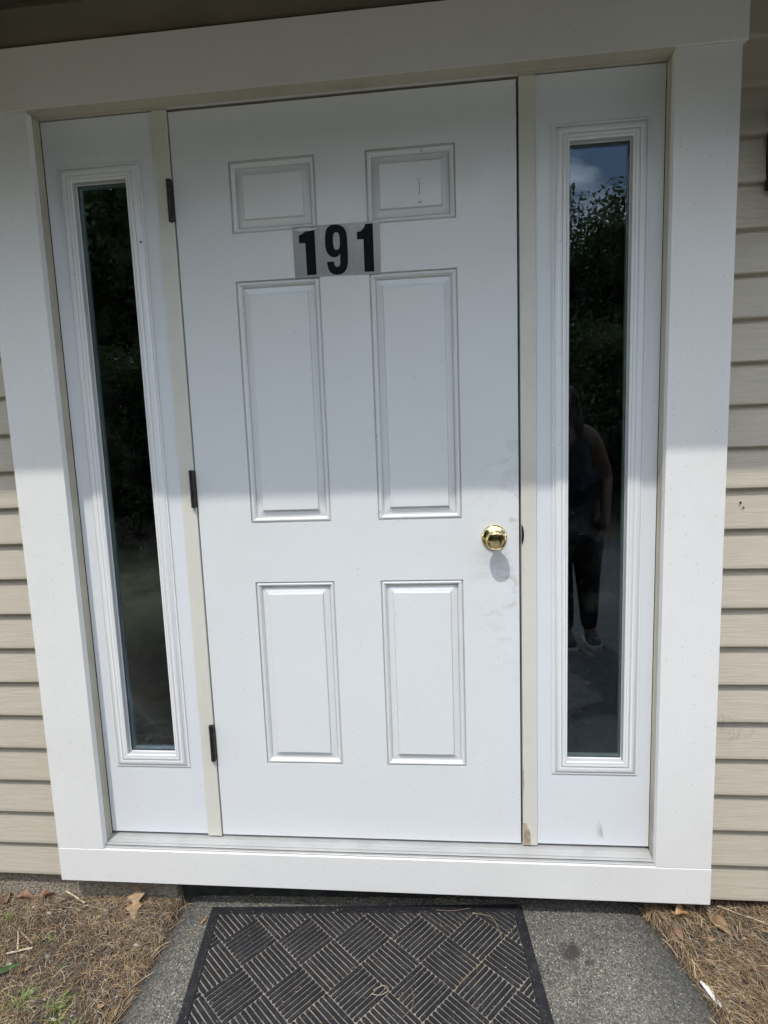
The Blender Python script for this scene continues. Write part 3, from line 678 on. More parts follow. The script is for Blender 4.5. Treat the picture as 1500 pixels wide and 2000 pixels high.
# litter crumbs
b = MB(); random.seed(5)
LIT = [simple('crumb_' + n, c, .85, 0, .3, 50) for n, c in (('bark', (.17, .105, .065)), ('leaf', (.30, .19, .11)), ('grey', (.30, .27, .235)), ('dark', (.06, .045, .035)), ('pebble', (.42, .39, .36)))]
cnt = 0
while cnt < 9000:
    x = random.uniform(-2.1, 2.1); y = random.uniform(-1.0, .02)
    if on_walk(x, y, .01): continue
    r = random.uniform(.0015, .007) * (1 if random.random() < .9 else 1.9); z = soil_h(x, y) + random.uniform(.001, .009); a0 = random.random() * 6.28; tl = random.uniform(-.6, .6); n = 5
    ring = []
    for k in range(n):
        a = a0 + k * 2 * math.pi / n; rr = r * random.uniform(.5, 1.15); dx, dy = math.cos(a) * rr, math.sin(a) * rr * .7
        ring.append((x + dx, y + dy, z + dx * tl))
    b.add(ring + [(x, y, z + r * .45)], [(k, (k + 1) % n, n) for k in range(n)], random.choices(range(5), (4, 3, 3, 3, .7))[0]); cnt += 1
tag(b.build('leaf_litter', LIT), 'small crumbs of bark and leaf scattered over the soil', None, None, 'stuff')
# debris on path and mat
b = MB(); random.seed(9)
for _ in range(70):
    x = random.choice((random.uniform(-.57, -.47), random.uniform(.47, .83), random.uniform(.47, .60))); y = random.uniform(-.55, .01)
    needle(b, x, y, random.uniform(0, 6.28), random.uniform(.006, .03), .0009, random.choice((0, 1, 2)), .001, None, lambda q, r: gz(q))
for x0 in range(90):
    x = random.uniform(-.45, .43); y = random.gauss(.022, .008) if x < .1 else random.gauss(.03, .006)
    needle(b, x, y, random.uniform(-.6, .6), random.uniform(.01, .05), .0010, random.choice((0, 1, 1, 2)), .003, None, lambda q, r: gz(q))
tag(b.build('path_debris', NEED), 'loose needle bits lying on the asphalt path', None, None, 'stuff')
b = MB()
mzf = lambda q, r: mz(q, r, .0085)
for _ in range(420):
    x = random.uniform(-.42, .41); y = random.uniform(-.57, -.02); n = _ % 3
    needle(b, x, y, random.uniform(0, 6.28), random.uniform(.003, .012), random.uniform(.0008, .0016), random.choice((0, 1, 4, 5)), .0008, None, lambda q, r: mz(q, r, .0045))
tag(b.build('mat_debris', NEED), 'straw coloured bits caught in the grooves of the mat', None, None, 'stuff')
def strand(pts, wd, mi, label, zf=mzf):
    """one long bent needle lying across the mat"""
    b = MB(); P_ = []
    n = len(pts)
    for i in range(n - 1):
        p0 = pts[max(i - 1, 0)]; p1 = pts[i]; p2 = pts[i + 1]; p3 = pts[min(i + 2, n - 1)]
        for k in range(6):
            s = k / 6; P_.append(tuple(.5 * (2 * p1[a] + (p2[a] - p0[a]) * s + (2 * p0[a] - 5 * p1[a] + 4 * p2[a] - p3[a]) * s * s + (3 * p1[a] - p0[a] - 3 * p2[a] + p3[a]) * s ** 3) for a in (0, 1)))
    P_.append(pts[-1]); b.tube([(x, y, zf(x, y) + wd) for x, y in P_], wd / 2, 5)
    tag(b.build('pine_needle', NEED[mi], smooth=60), label, 'pine needle', 'long needles lying on the mat and path')
strand([(.300, -.030), (.345, -.040), (.362, -.075), (.368, -.110)], .0012, 0, 'long curved needle over the top right corner of the mat')
strand([(.325, -.160), (.300, -.190), (.262, -.225), (.235, -.262)], .0014, 1, 'wavy needle crossing the groove between ribs on the right half of the mat')
strand([(.190, -.020), (.240, -.022), (.290, -.012)], .0013, 1, 'needle along the top edge of the mat beside the base board')
strand([(.035, -.262), (.060, -.250), (.072, -.262), (.052, -.275), (.030, -.272)], .0012, 4, 'looped pale needle near the middle of the mat')
strand([(-.155, -.255), (-.170, -.290), (-.180, -.330)], .0010, 2, 'thin dark needle on the lower left of the mat')
strand([(.130, -.255), (.135, -.295), (.110, -.330)], .0012, 1, 'bent brown needle low on the mat by the frame border')
strand([(-.545, -.095), (-.50, -.088), (-.462, -.078)], .0010, 0, 'thin pale needle on the asphalt touching the left edge of the mat', lambda q, r: gz(q) + .002)
# dried debris clump
# grass tufts
GRS = [simple('grass_' + n, c, .55, 0, .2, 60) for n, c in (('green', (.115, .20, .035)), ('light', (.20, .28, .06)), ('dry', (.36, .31, .14)))]
def tuft(x, y, n, hgt, sprd, label, seed):
    random.seed(seed); b = MB(); z = soil_h(x, y)
    for _ in range(n):
        a = random.uniform(0, 6.28); h = hgt * random.uniform(.45, 1.1); s = sprd * random.uniform(.3, 1.2); wd = random.uniform(.0014, .0030); bx, by = x + random.gauss(0, .006), y + random.gauss(0, .006); mi = random.choices((0, 1, 2), (5, 4, 1))[0]; vs = []
        for k in range(5):
            f = k / 4; d = s * f ** 1.5; q = wd * (1 - f * .9) / 2; hx, hy = -math.sin(a) * q, math.cos(a) * q
            zz = z + h * (f - .45 * f * f); vs += [(bx + math.cos(a) * d - hx, by + math.sin(a) * d - hy, zz), (bx + math.cos(a) * d, by + math.sin(a) * d, zz - q * .6), (bx + math.cos(a) * d + hx, by + math.sin(a) * d + hy, zz)]
        b.add(vs, [f_ for k in range(4) for f_ in ((3 * k, 3 * k + 1, 3 * k + 4, 3 * k + 3), (3 * k + 1, 3 * k + 2, 3 * k + 5, 3 * k + 4))], mi)
    tag(b.build('grass_tuft', GRS, smooth=180), label, 'grass tuft', 'grass tufts left of the path')
tuft(-.765, -.325, 26, .055, .045, 'bright green grass tuft near the lower left corner, tallest of its kind', 1)
tuft(-.745, -.350, 14, .035, .050, 'low spreading green tuft just right of the tallest grass tuft', 2)
tuft(-.690, -.372, 18, .035, .030, 'small green tuft at the bottom edge nearest the path', 3)
tuft(-1.095, -.085, 20, .050, .035, 'green grass tuft at the left border below the siding', 4)
tuft(-.822, -.232, 10, .035, .018, 'tiny sparse tuft in the middle of the needles left of the path', 5)
tuft(-.870, -.310, 60, .030, .050, 'patch of fine thin grass at the bottom left', 6)
tuft(-.915, -.375, 60, .035, .060, 'thin grass in the very bottom left corner', 7)
tuft(-.985, -.235, 16, .030, .035, 'sparse grass beside the dark broad leaf at the left border', 8)
tuft(-.930, -.130, 14, .025, .035, 'faint low grass between the straw stalks and the house', 9)

LEAFM = {'oak': simple('dry_oak_leaf', (.27, .175, .095), .6, 0, .22, 45, .0008), 'brown': simple('brown_leaf', (.22, .12, .075), .6, 0, .3, 60, .001), 'orange': simple('orange_leaf', (.36, .21, .10), .6, 0, .2, 40, .0008), 'green': simple('weed_leaf', (.055, .105, .035), .45, 0, .2, 60, .0006)}
def leaf(out, x, y, ang, size, m_, name, label, cat, group, curl=.25, h=.006, zf=soil_h, tilt=0.0):
    """outline = [(along, halfwidth)] ; built as a bent blade with a midrib, a little thickness"""
    n = len(out); vs = []; ca, sa = math.cos(ang), math.sin(ang)
    for u, wl, wr in out:
        for k, wv in enumerate((wl, wl * .5, 0, -wr * .5, -wr)):
            lx, ly = (u - .5) * size, wv * size; zz = curl * (wv * size) ** 2 / size * 4 + curl * size * .5 * math.sin(u * 4 + 1) * .3 + .0015 * math.sin(u * 17 + k * 2)
            gx_, gy_ = x + lx * ca - ly * sa, y + lx * sa + ly * ca
            vs.append((gx_, gy_, zf(x, y) + h + zz + tilt * lx))
    fs = [(i * 5 + k, (i + 1) * 5 + k, (i + 1) * 5 + k + 1, i * 5 + k + 1) for i in range(n - 1) for k in range(4)]
    b = MB(); b.add(vs, fs); o = b.build(name, LEAFM[m_], smooth=180)
    s_ = o.modifiers.new('thick', 'SOLIDIFY'); s_.thickness = .0006
    return tag(o, label, cat, group)
OAK = [(0, .01, .01), (.06, .012, .012), (.12, .07, .05), (.18, .16, .10), (.23, .17, .19), (.29, .09, .13), (.34, .08, .06), (.40, .17, .09), (.46, .25, .20), (.50, .22, .28), (.56, .10, .18), (.61, .09, .08), (.67, .20, .12), (.73, .24, .22), (.78, .14, .25), (.83, .08, .12), (.89, .12, .09), (.95, .08, .10), (1, .01, .01)]
OVAL = [(0, .005, .005), (.1, .09, .08), (.25, .2, .18), (.4, .27, .25), (.55, .28, .27), (.7, .22, .23), (.85, .12, .13), (.95, .05, .05), (1, .005, .005)]
LANCE = [(0, .012, .012), (.15, .05, .06), (.35, .11, .10), (.55, .13, .12), (.75, .10, .10), (.9, .045, .05), (1, .003, .003)]
GL = 'dead leaves on the soil'
leaf(OAK, -.716, -.022, -1.35, .100, 'oak', 'dead_leaf', 'large lobed tan oak leaf leaning on the foundation under the base board', 'leaf', GL, .3, .030, tilt=-.42)
leaf(OVAL, -1.085, -.004, .3, .070, 'brown', 'dead_leaf', 'curled dark brown leaf against the foundation, left of the straw stalk', 'leaf', GL, .9, .010)
leaf(OVAL, -1.020, .004, .9, .060, 'brown', 'dead_leaf', 'dark reddish leaf touching the upper end of the straw stalk', 'leaf', GL, 1.2, .010)
leaf(OVAL, -1.160, -.012, 2.4, .065, 'brown', 'dead_leaf', 'brown crumpled leaf at the left border under the siding', 'leaf', GL, .8, .008)
leaf(OVAL, .868, -.037, .35, .055, 'orange', 'dead_leaf', 'cupped orange leaf next to the path under the right end of the base board', 'leaf', GL, 1.5, .012)
leaf(OVAL, .893, -.012, -.2, .040, 'brown', 'dead_leaf', 'small pinkish brown leaf in the shade behind the cupped orange leaf', 'leaf', GL, .9, .014)
leaf(OVAL, .953, -.052, -1.05, .072, 'oak', 'dead_leaf', 'flat tan leaf lying in the needles right of the base board corner', 'leaf', GL, .25, .008)
leaf(OVAL, .835, -.085, -1.2, .040, 'brown', 'dead_leaf', 'ragged grey brown leaf on the right edge of the path', 'leaf', GL, .5, .010)
leaf(LANCE, -.978, -.240, .95, .085, 'green', 'weed_leaf', 'dark green pointed weed leaf at the left border', 'leaf', 'weed leaves', .5, .012)
leaf(LANCE, -1.045, -.280, .2, .070, 'green', 'weed_leaf', 'dark green weed leaf cut by the left border below the pointed one', 'leaf', 'weed leaves', .5, .010)
leaf(LANCE, -1.150, -.060, 1.4, .060, 'green', 'weed_leaf', 'small green weed leaf at the left border beside the upper grass tuft', 'leaf', 'weed leaves', .5, .010)
leaf(LANCE, -.491, -.060, 1.35, .036, 'orange', 'leaf_scrap', 'tiny tan leaf scrap on the asphalt at the left edge of the mat', 'leaf scrap', None, .3, .004, lambda q, r: gz(q))
# white plastic scrap
b = MB(); pts = [(.834, -.214, .003), (.842, -.232, .0065), (.850, -.252, .0085), (.858, -.272, .0085), (.868, -.292, .003)]
vs = []
for i, (x, y, hw) in enumerate(pts):
    for k in (-1, 0, 1): vs.append((x + k * hw, y + k * hw * .35, gz(x) + .009 + (.0035 if k == 0 else 0) + .001 * math.sin(i * 2)))
b.add(vs, [(i * 3 + k, i * 3 + k + 1, (i + 1) * 3 + k + 1, (i + 1) * 3 + k) for i in range(4) for k in range(2)])
o = b.build('paper_scrap', WHITEP, smooth=60); sm = o.modifiers.new('t', 'SOLIDIFY'); sm.thickness = .001
tag(o, 'white sliver of scrap lying on the right edge of the path', 'scrap')
def stalk(p, q, r, label, m_=4):
    b = MB(); P_ = [Vector(p).lerp(Vector(q), k / 6) for k in range(7)]; b.tube([(v.x, v.y, v.z + .0008 * math.sin(i * 2.1)) for i, v in enumerate(P_)], [r * (.8 + .25 * math.sin(i * 1.7) ** 2) for i in range(7)], 6)
    tag(b.build('straw_stalk', NEED[m_], smooth=50), label, 'straw stalk', 'straw stalks on the soil')
sz = lambda x, y, h: (x, y, soil_h(x, y) + h)
stalk(sz(-1.008, .020, .035), sz(-.888, -.018, .008), .0026, 'thick pale straw stalk leaning against the foundation')
stalk(sz(-1.012, -.188, .010), sz(-.950, -.164, .012), .0028, 'short pale stalk lying level, lowest of the three beside the grass')
stalk(sz(-1.030, -.118, .012), sz(-.990, -.172, .010), .0022, 'short upright pale stalk above the level one')
stalk(sz(-1.022, -.120, .014), sz(-.962, -.150, .010), .0020, 'short slanting stalk right of the upright one', 0)
stalk(sz(-.950, -.012, .004), sz(-.800, -.040, .006), .0010, 'long thin bleached stem left of the oak leaf')
stalk(sz(.968, -.012, .022), sz(1.085, -.072, .018), .0013, 'long thin pale stem in the needles right of the base board')
# dried flower by the foundation
fl = thing('dried_weed', 'dried weed with a pale seed head against the foundation at the left border', 'weed', sz(-1.185, .005, 0))
b = MB(); x, y, z = sz(-1.185, .005, 0); b.tube([(x, y, z), (x + .004, y - .002, z + .03), (x - .002, y, z + .06), (x - .010, y, z + .078)], [.0013, .0011, .0009, .0008], 6); b.tube([(x + .02, y, z), (x + .018, y, z + .035)], [.0011, .0007], 5); b.build('stem', GRS[2], fl, smooth=60)
b = MB(); b.lathe([(.001, -.006), (.004, -.002), (.0045, .002), (.002, .006)], (x - .011, y, z + .083), (.2, 0, 1), 9); b.build('seed_head', NEED[4], fl, smooth=60)
# ---- ring of dirt clods of the foundation joint: one wasp-nest-like clump under the siding
b = MB(); random.seed(4)
for _ in range(26):
    c = Vector((-1.078 + random.gauss(0, .008), .016 + random.gauss(0, .003), -.146 + random.gauss(0, .006))); r = random.uniform(.002, .005)
    b.lathe([(r * .3, -r), (r, -r * .3), (r * .9, r * .4), (r * .2, r)], c, (random.gauss(0, 1), random.gauss(0, 1), 1), 6)
tag(b.build('insect_nest', LIT[2], smooth=60), 'small grey crumbly nest under the bottom edge of the left siding', 'insect nest')
# holes and bug specks that stand on their own
b = MB()
for x, z, r in ((.9815, .9665, .0032), (.9895, .9545, .0024), (.9865, .9500, .0012)): b.lathe([(r, .0), (r * .8, .0006)], (x, -.0195, z), (0, -1, 0), 10)
b.build('siding_hole', GAP, house)
b = MB(); random.seed(12)
for _ in range(13):
    x, z = .945 + random.random() * .07, .355 + random.gauss(0, .014); a = random.uniform(-.5, .9); ln_ = random.uniform(.015, .05)
    b.tube([(x + math.cos(a + .3 * k) * ln_ * k / 3, -.0242, z + math.sin(a + .3 * k) * ln_ * k / 3) for k in range(4)], .00018, 4)
b.build('cobweb', GAP, house)
b = MB(); b.tube([(-.5362, -.0102, 1.6915), (-.5334, -.0106, 1.6935), (-.5300, -.0102, 1.6955)], [.0010, .0018, .0010], 6)
tag(b.build('insect', GAP, smooth=60), 'small black insect on the white frame of the left window', 'insect')

# ------------------------------------------------------------------ person mirrored in the right window, phone in hand
phone = thing('smartphone', 'black phone held up by the person mirrored in the right window', 'phone', CAM - FW * .014)
b = MB(); c = CAM - FW * .014 - UP * .060 - RX * .012
for (du, dv, df0, df1, mi) in ((.037, .079, -.004, .004, 0),):
    vs = [c + RX * sx * du + UP * sz_ * dv + FW * sf for sf in (df0, df1) for sz_ in (-1, 1) for sx in (-1, 1)]
    b.add(vs, [(0, 2, 3, 1), (4, 5, 7, 6), (0, 1, 5, 4), (1, 3, 7, 5), (3, 2, 6, 7), (2, 0, 4, 6)])
b.build('phone_body', INK, phone, bevel=.003)
b = MB(); b.lathe([(.006, .0), (.006, .0018)], CAM - FW * .010 - UP * .028, FW, 16); b.build('lens', GLASS, phone)

SKIN = simple('skin', (.28, .165, .12), .5, 0, .08, 30); NAVY = simple('navy_fabric', (.016, .020, .045), .85, 0, .2, 60, .0006); DARKF = simple('dark_leggings', (.020, .022, .038), .85, 0, .2, 60, .0006)
HAIR = simple('brown_hair', (.055, .033, .022), .4, 0, .4, 90, .001); SHOE = simple('grey_shoe', (.16, .16, .17), .6, 0, .3, 50, .001); SOLE = simple('white_sole', (.55, .55, .55), .6)
person = thing('person', 'person mirrored in the right window, long dark hair, navy top, dark leggings and sneakers', 'person', (1.08, -2.06, gz(1.08)))
def skin(name, m_, joints, edges, parent, root, sub=2, shade=True):
    base = WORLD[parent.name]; keys = list(joints); me = bpy.data.meshes.new(name)
    me.from_pydata([tuple(Vector(joints[k][0]) - base) for k in keys], [(keys.index(a), keys.index(c)) for a, c in edges], [])
    o = bpy.data.objects.new(name, me); COL.objects.link(o); o.parent = parent; WORLD[o.name] = base
    sm = o.modifiers.new('skin', 'SKIN'); sm.use_smooth_shade = True
    if not me.skin_vertices: me.attributes.new if False else None
    lay = me.skin_vertices[0].data if me.skin_vertices else None
    if lay is None:
        bm = bmesh.new(); bm.from_mesh(me); bm.verts.layers.skin.verify(); bm.to_mesh(me); bm.free(); lay = me.skin_vertices[0].data
    for i, k in enumerate(keys):
        r = joints[k][1]; lay[i].radius = r if isinstance(r, tuple) else (r, r); lay[i].use_root = (k == root)
    ss = o.modifiers.new('sub', 'SUBSURF'); ss.levels = sub; ss.render_levels = sub
    me.materials.append(m_); return o
ZG = gz(1.08)
J = {'pel': ((1.06, -2.04, .66), .125), 'waist': ((1.04, -2.02, .82), .120), 'chest': ((1.00, -1.99, 1.02), (.135, .105)), 'nb': ((.97, -1.975, 1.175), .060), 'neck': ((.955, -1.96, 1.235), .050),
     'head0': ((.975, -1.94, 1.33), (.068, .078)), 'head': ((.975, -1.94, 1.41), (.076, .092)), 'head2': ((.975, -1.945, 1.465), (.055, .065)), 'nose': ((.928, -1.838, 1.352), .012),
     'shR': ((1.165, -1.995, 1.170), .068), 'elR': ((1.285, -2.07, .90), .047), 'wrR': ((1.245, -1.93, .69), .029), 'paR': ((1.235, -1.905, .625), (.036, .018)),
     'shL': ((.800, -1.935, 1.145), .060), 'elL': ((.560, -1.780, 1.050), .043), 'wrL': ((.348, -1.580, 1.075), .027), 'paL': ((.300, -1.545, 1.075), (.036, .018)),
     'hipR': ((1.160, -2.05, .60), .115), 'knR': ((1.170, -2.045, .26), .066), 'anR': ((1.195, -2.09, -.10), .038), 'toR': ((1.210, -1.99, -.145), .036),
     'hipL': ((.965, -2.04, .60), .115), 'knL': ((1.000, -2.02, .26), .066), 'anL': ((1.040, -2.06, -.10), .038), 'toL': ((1.045, -1.96, -.148), .036)}
E_ = [('pel', 'waist'), ('waist', 'chest'), ('chest', 'nb'), ('nb', 'neck'), ('neck', 'head0'), ('head0', 'head'), ('head', 'head2'), ('nb', 'shR'), ('shR', 'elR'), ('elR', 'wrR'), ('wrR', 'paR'), ('nb', 'shL'), ('shL', 'elL'), ('elL', 'wrL'), ('wrL', 'paL'),
      ('pel', 'hipR'), ('hipR', 'knR'), ('knR', 'anR'), ('anR', 'toR'), ('pel', 'hipL'), ('hipL', 'knL'), ('knL', 'anL'), ('anL', 'toL')]
J.pop('nose')
# fingers: each its own bent chain rooted in the palm
def fingers(tagk, palm, fwd, side, curl, lens_):
    fwd = Vector(fwd).normalized(); side = Vector(side).normalized(); curl = Vector(curl).normalized(); p = Vector(palm)
    for i in range(4):
        r0 = p + fwd * .030 + side * (.027 - .018 * i); a = r0 + fwd * lens_[i] * .40 + curl * .006; c = a + (fwd * .6 + curl * .8) * lens_[i] * .34; e = c + (fwd * .1 + curl) * lens_[i] * .26
        for k, (nm, q, rr) in enumerate((('r', r0, .0095), ('a', a, .0088), ('c', c, .0080), ('e', e, .0070))): J['%sf%d%s' % (tagk, i, nm)] = (tuple(q), rr)
        E_.extend([('pa' + tagk, '%sf%dr' % (tagk, i))] + [('%sf%d%s' % (tagk, i, a_), '%sf%d%s' % (tagk, i, b_)) for a_, b_ in ('ra', 'ac', 'ce')])
    t0 = p + side * .034 - fwd * .004; t1 = t0 + side * .020 + fwd * .028 + curl * .008; t2 = t1 + fwd * .024 + curl * .016
    for nm, q, rr in (('t0', t0, .012), ('t1', t1, .010), ('t2', t2, .0085)): J[tagk + nm] = (tuple(q), rr)
    E_.extend([('pa' + tagk, tagk + 't0'), (tagk + 't0', tagk + 't1'), (tagk + 't1', tagk + 't2')])
fingers('L', J['paL'][0], (-.95, .35, .05), (0, -.1, 1), (-.3, -.9, 0), (.062, .070, .066, .050))
fingers('R', J['paR'][0], (-.1, .25, -.95), (.1, .95, .1), (-.95, -.1, -.2), (.062, .070, .066, .050))
skin('body', SKIN, J, E_, person, 'pel')
T = {'hem': ((1.065, -2.045, .58), .165), 'pel': ((1.06, -2.04, .70), .165), 'waist': ((1.045, -2.02, .85), .155), 'chest': ((1.005, -1.99, 1.03), (.170, .135)), 'nb': ((.975, -1.98, 1.135), (.10, .075)), 'sR': ((1.085, -1.985, 1.165), .050), 'sL': ((.865, -1.955, 1.165), .050)}
skin('tank_top', NAVY, T, [('hem', 'pel'), ('pel', 'waist'), ('waist', 'chest'), ('chest', 'nb'), ('nb', 'sR'), ('nb', 'sL')], person, 'pel')
Lg = {'pel': ((1.06, -2.04, .68), .140), 'hipR': ((1.165, -2.05, .58), .130), 'knR': ((1.172, -2.045, .26), .078), 'caR': ((1.190, -2.08, .08), .066), 'anR': ((1.195, -2.088, -.11), .050), 'hipL': ((.960, -2.04, .58), .130), 'knL': ((1.000, -2.02, .26), .078), 'caL': ((1.028, -2.05, .08), .066), 'anL': ((1.040, -2.058, -.11), .050)}
skin('leggings', DARKF, Lg, [('pel', 'hipR'), ('hipR', 'knR'), ('knR', 'caR'), ('caR', 'anR'), ('pel', 'hipL'), ('hipL', 'knL'), ('knL', 'caL'), ('caL', 'anL')], person, 'pel')
for s_, (ax, ay) in (('R', (1.195, -2.09)), ('L', (1.040, -2.06))):
    sh = skin('shoe', SHOE, {'h': ((ax, ay - .02, -.120), .048), 'm': ((ax + .004, ay + .06, -.135), (.046, .040)), 't': ((ax + .008, ay + .14, -.148), (.040, .028))}, [('h', 'm'), ('m', 't')], person, 'h')
    b = MB(); ol = [(.035, -.06), (.042, .0), (.046, .08), (.044, .14), (.022, .18), (-.022, .18), (-.044, .14), (-.046, .08), (-.042, 0), (-.035, -.06)]
    b.prism(ol, lambda u, v, t: (ax + .004 + u, ay + v, t), gz(ax) - .002, gz(ax) + .022); b.build('sole', SOLE, sh, fix=True)
H = {'top': ((.977, -1.965, 1.475), (.074, .078)), 'bk': ((.980, -1.995, 1.40), (.096, .072)), 'n': ((.975, -2.02, 1.27), (.105, .050)), 'd': ((.965, -2.065, 1.12), (.115, .035)), 'e': ((.970, -2.085, .99), (.085, .022)),
     'sr': ((1.062, -1.955, 1.36), .034), 'sr2': ((1.088, -1.930, 1.21), .032), 'sr3': ((1.085, -1.915, 1.07), .020), 'sl': ((.892, -1.93, 1.36), .034), 'sl2': ((.845, -1.895, 1.20), .032), 'sl3': ((.840, -1.875, 1.07), .020)}
skin('hair', HAIR, H, [('top', 'bk'), ('bk', 'n'), ('n', 'd'), ('d', 'e'), ('bk', 'sr'), ('sr', 'sr2'), ('sr2', 'sr3'), ('bk', 'sl'), ('sl', 'sl2'), ('sl2', 'sl3')], person, 'bk')
b = MB(); b.lathe([(.013, -.018), (.011, -.004), (.009, .008), (.002, .014)], (.965, -1.852, 1.372), (-.05, 1, -.15), 10); b.build('nose', SKIN, person, smooth=60)
for ex in (-.078, .078):
    b = MB(); b.lathe([(.016, -.006), (.019, .0), (.012, .006)], (.977 + ex, -1.935, 1.375), (1, 0, 0), 10); b.build('ear', SKIN, person, smooth=60)
    b = MB(); b.lathe([(.011, 0), (.008, .004), (.001, .006)], (.970 + ex * .38, -1.862, 1.392), (0, 1, 0), 10); b.build('eye', BLACKM, person, smooth=60)
b = MB(); b.lathe([(.020, 0), (.012, .004), (.001, .005)], (.970, -1.866, 1.334), (0, 1, 0), 10); o = b.build('mouth', simple('lips', (.35, .12, .10), .5), person, smooth=60); o.scale = (1, 1, 1)

# ------------------------------------------------------------------ trees across the driveway (seen mirrored in the windows)
LEAFG = []
for n, c in (('deep', (.034, .054, .018)), ('mid', (.048, .076, .024)), ('light', (.075, .105, .034))):
    M = simple('foliage_' + n, c, .5, 0, .25, 3); P = M.node_tree.nodes['Principled BSDF']; n_ = M.node_tree
    tr_ = n_.nodes.new('ShaderNodeBsdfTranslucent'); tr_.inputs['Color'].default_value = (c[0] * 2.2, c[1] * 2.2, c[2] * 1.2, 1); ms_ = n_.nodes.new('ShaderNodeMixShader'); ms_.inputs[0].default_value = .4
    n_.links.new(P.outputs[0], ms_.inputs[1]); n_.links.new(tr_.outputs[0], ms_.inputs[2]); n_.links.new(ms_.outputs[0], n_.nodes['Material Output'].inputs[0]); P.inputs['Transmission Weight'].default_value = 0.0; LEAFG.append(M)
BARK = simple('bark', (.10, .08, .06), .9, 0, .3, 12, .01)
def crown_mesh(seed, R, H_, nclump, nleaf, ls, low=.25):
    random.seed(seed); b = MB()
    for _ in range(nclump):
        while True:
            p = Vector((random.uniform(-1, 1), random.uniform(-1, 1), random.uniform(-1, 1)))
            if .35 < p.length < 1: break
        c = Vector((p.x * R, p.y * R, H_ * (low + (1 - low) * (.5 + p.z * .5)))); rc = R * random.uniform(.16, .34); tone = random.choices((0, 1, 2), (4, 4, 1.5))[0]
        for _ in range(nleaf):
            d = Vector((random.gauss(0, 1), random.gauss(0, 1), random.gauss(0, .8))).normalized() * rc * random.random() ** .4
            q = c + d; u = Vector((random.gauss(0, 1), random.gauss(0, 1), random.gauss(0, 1))).normalized(); w_ = u.cross(Vector((random.gauss(0, 1), random.gauss(0, 1), random.gauss(0, 1)))).normalized(); s = ls * random.uniform(.6, 1.4)
            b.add([q - u * s, q + w_ * s * .5, q + u * s, q - w_ * s * .5], [(0, 1, 2, 3)], tone if random.random() < .8 else random.randrange(3))
    return b
def trunk_mesh(seed, H_, r):
    random.seed(seed); b = MB(); pts = [Vector((0, 0, -.3))]
    for k in range(1, 8): pts.append(Vector((random.gauss(0, .06) * k * .4, random.gauss(0, .06) * k * .4, H_ * .85 * k / 7)))
    b.tube(pts, [r * (1 - .11 * k) for k in range(8)], 10)
    for k in range(2, 7):
        for _ in range(2):
            a = random.uniform(0, 6.28); ln_ = H_ * .22; p = pts[k]; b.tube([p, p + Vector((math.cos(a), math.sin(a), .5)) * ln_ * .5, p + Vector((math.cos(a), math.sin(a), 1.0)) * ln_], [r * .35, r * .22, r * .07], 6)
    return b
kinds = []
for i, (R, H_, nc, nl, ls, low) in enumerate(((2.9, 8.6, 210, 330, .060, .08), (2.2, 6.6, 170, 320, .050, .08), (1.5, 2.8, 110, 260, .040, .02))):
    kinds.append((crown_mesh(30 + i, R, H_, nc, nl, ls, low), trunk_mesh(40 + i, H_, .16 if i < 2 else .06)))
protos = {}
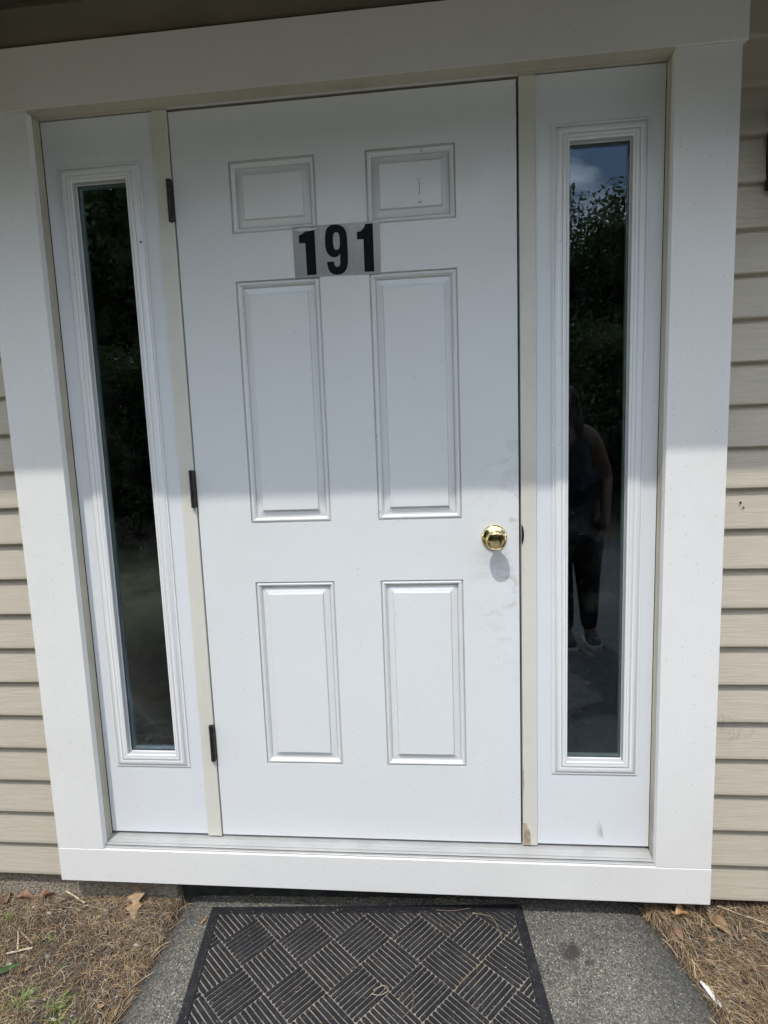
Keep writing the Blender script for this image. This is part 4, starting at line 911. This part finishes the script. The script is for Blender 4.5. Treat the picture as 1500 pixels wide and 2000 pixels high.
def tree(kind, x, y, rot, sc, name, label, cat, group):
    o = bpy.data.objects.new(name, None); COL.objects.link(o); o.location = (x, y, gz(x, y)); o.rotation_euler = (0, 0, rot); o.scale = (sc, sc, sc); tag(o, label, cat, group)
    WORLD[o.name] = Vector((0, 0, 0))
    if kind not in protos:
        cr_ = kinds[kind][0].build('crown', LEAFG, o); tr = kinds[kind][1].build('trunk', BARK, o, smooth=60); protos[kind] = (cr_, tr)
    else:
        for p in protos[kind]: c = p.copy(); COL.objects.link(c); c.parent = o
GT = 'trees across the driveway, mirrored in the windows'
spots = [(0, -12.4, -11.5, .3, 1.1, 'tall broad tree farthest to the hinge side across the driveway'), (0, -8.6, -11.6, 1.9, 1.16, 'tall tree filling the reflection in the left window'), (0, -5.0, -12.2, 3.0, 1.12, 'tall tree left of the middle, between the two window reflections'),
         (1, -1.6, -12.6, .9, 1.15, 'middle sized tree straight across from the door'), (1, 1.5, -13.0, 2.2, 1.08, 'lower tree between the middle one and the sky gap'), (1, 3.35, -13.2, 4.0, 1.085, 'tree at the left side of the sky gap in the right window'),
         (1, 6.0, -13.0, 5.1, 1.10, 'tree at the right side of the sky gap in the right window'), (0, 9.4, -12.0, .2, 1.05, 'tall tree on the knob side, beyond the sky gap'), (0, 13.5, -11.0, 2.7, 1.05, 'tree farthest to the knob side across the driveway'),
         (0, -7.2, -16.5, 1.2, 1.12, 'tall tree standing behind the one that fills the left window'), (1, -2.8, -17.0, 2.0, 1.1, 'lower tree in the back row, nearest the middle'), (1, 2.6, -17.2, .4, 1.08, 'back row tree showing through the left edge of the sky gap'), (1, 5.0, -17.0, 3.3, 1.0, 'lowest back row tree, in the sky gap of the right window'), (1, 7.8, -17.2, 1.5, 1.15, 'back row tree right of the sky gap')]
for k, x, y, r, s_, lb in spots: tree(k, x, y, r, s_, 'deciduous_tree', lb, 'tree', GT)
hs = [(-9.5, -7.4), (-7.9, -7.0), (-6.2, -7.2), (-4.6, -7.3), (-3.0, -7.5), (-1.2, -7.6), (.6, -7.5), (2.3, -7.6), (4.0, -7.4), (5.8, -7.6), (7.6, -7.3), (9.3, -7.2)]
nm = ['first', 'second', 'third', 'fourth', 'fifth', 'sixth', 'seventh', 'eighth', 'ninth', 'tenth', 'eleventh', 'last']
for i, (x, y) in enumerate(hs): tree(2, x, y, i * 1.3, 1.0 + .12 * math.sin(i * 2.2), 'shrub', '%s shrub from the hinge side in the row across the driveway' % nm[i], 'shrub', 'shrubs across the driveway, mirrored in the windows')
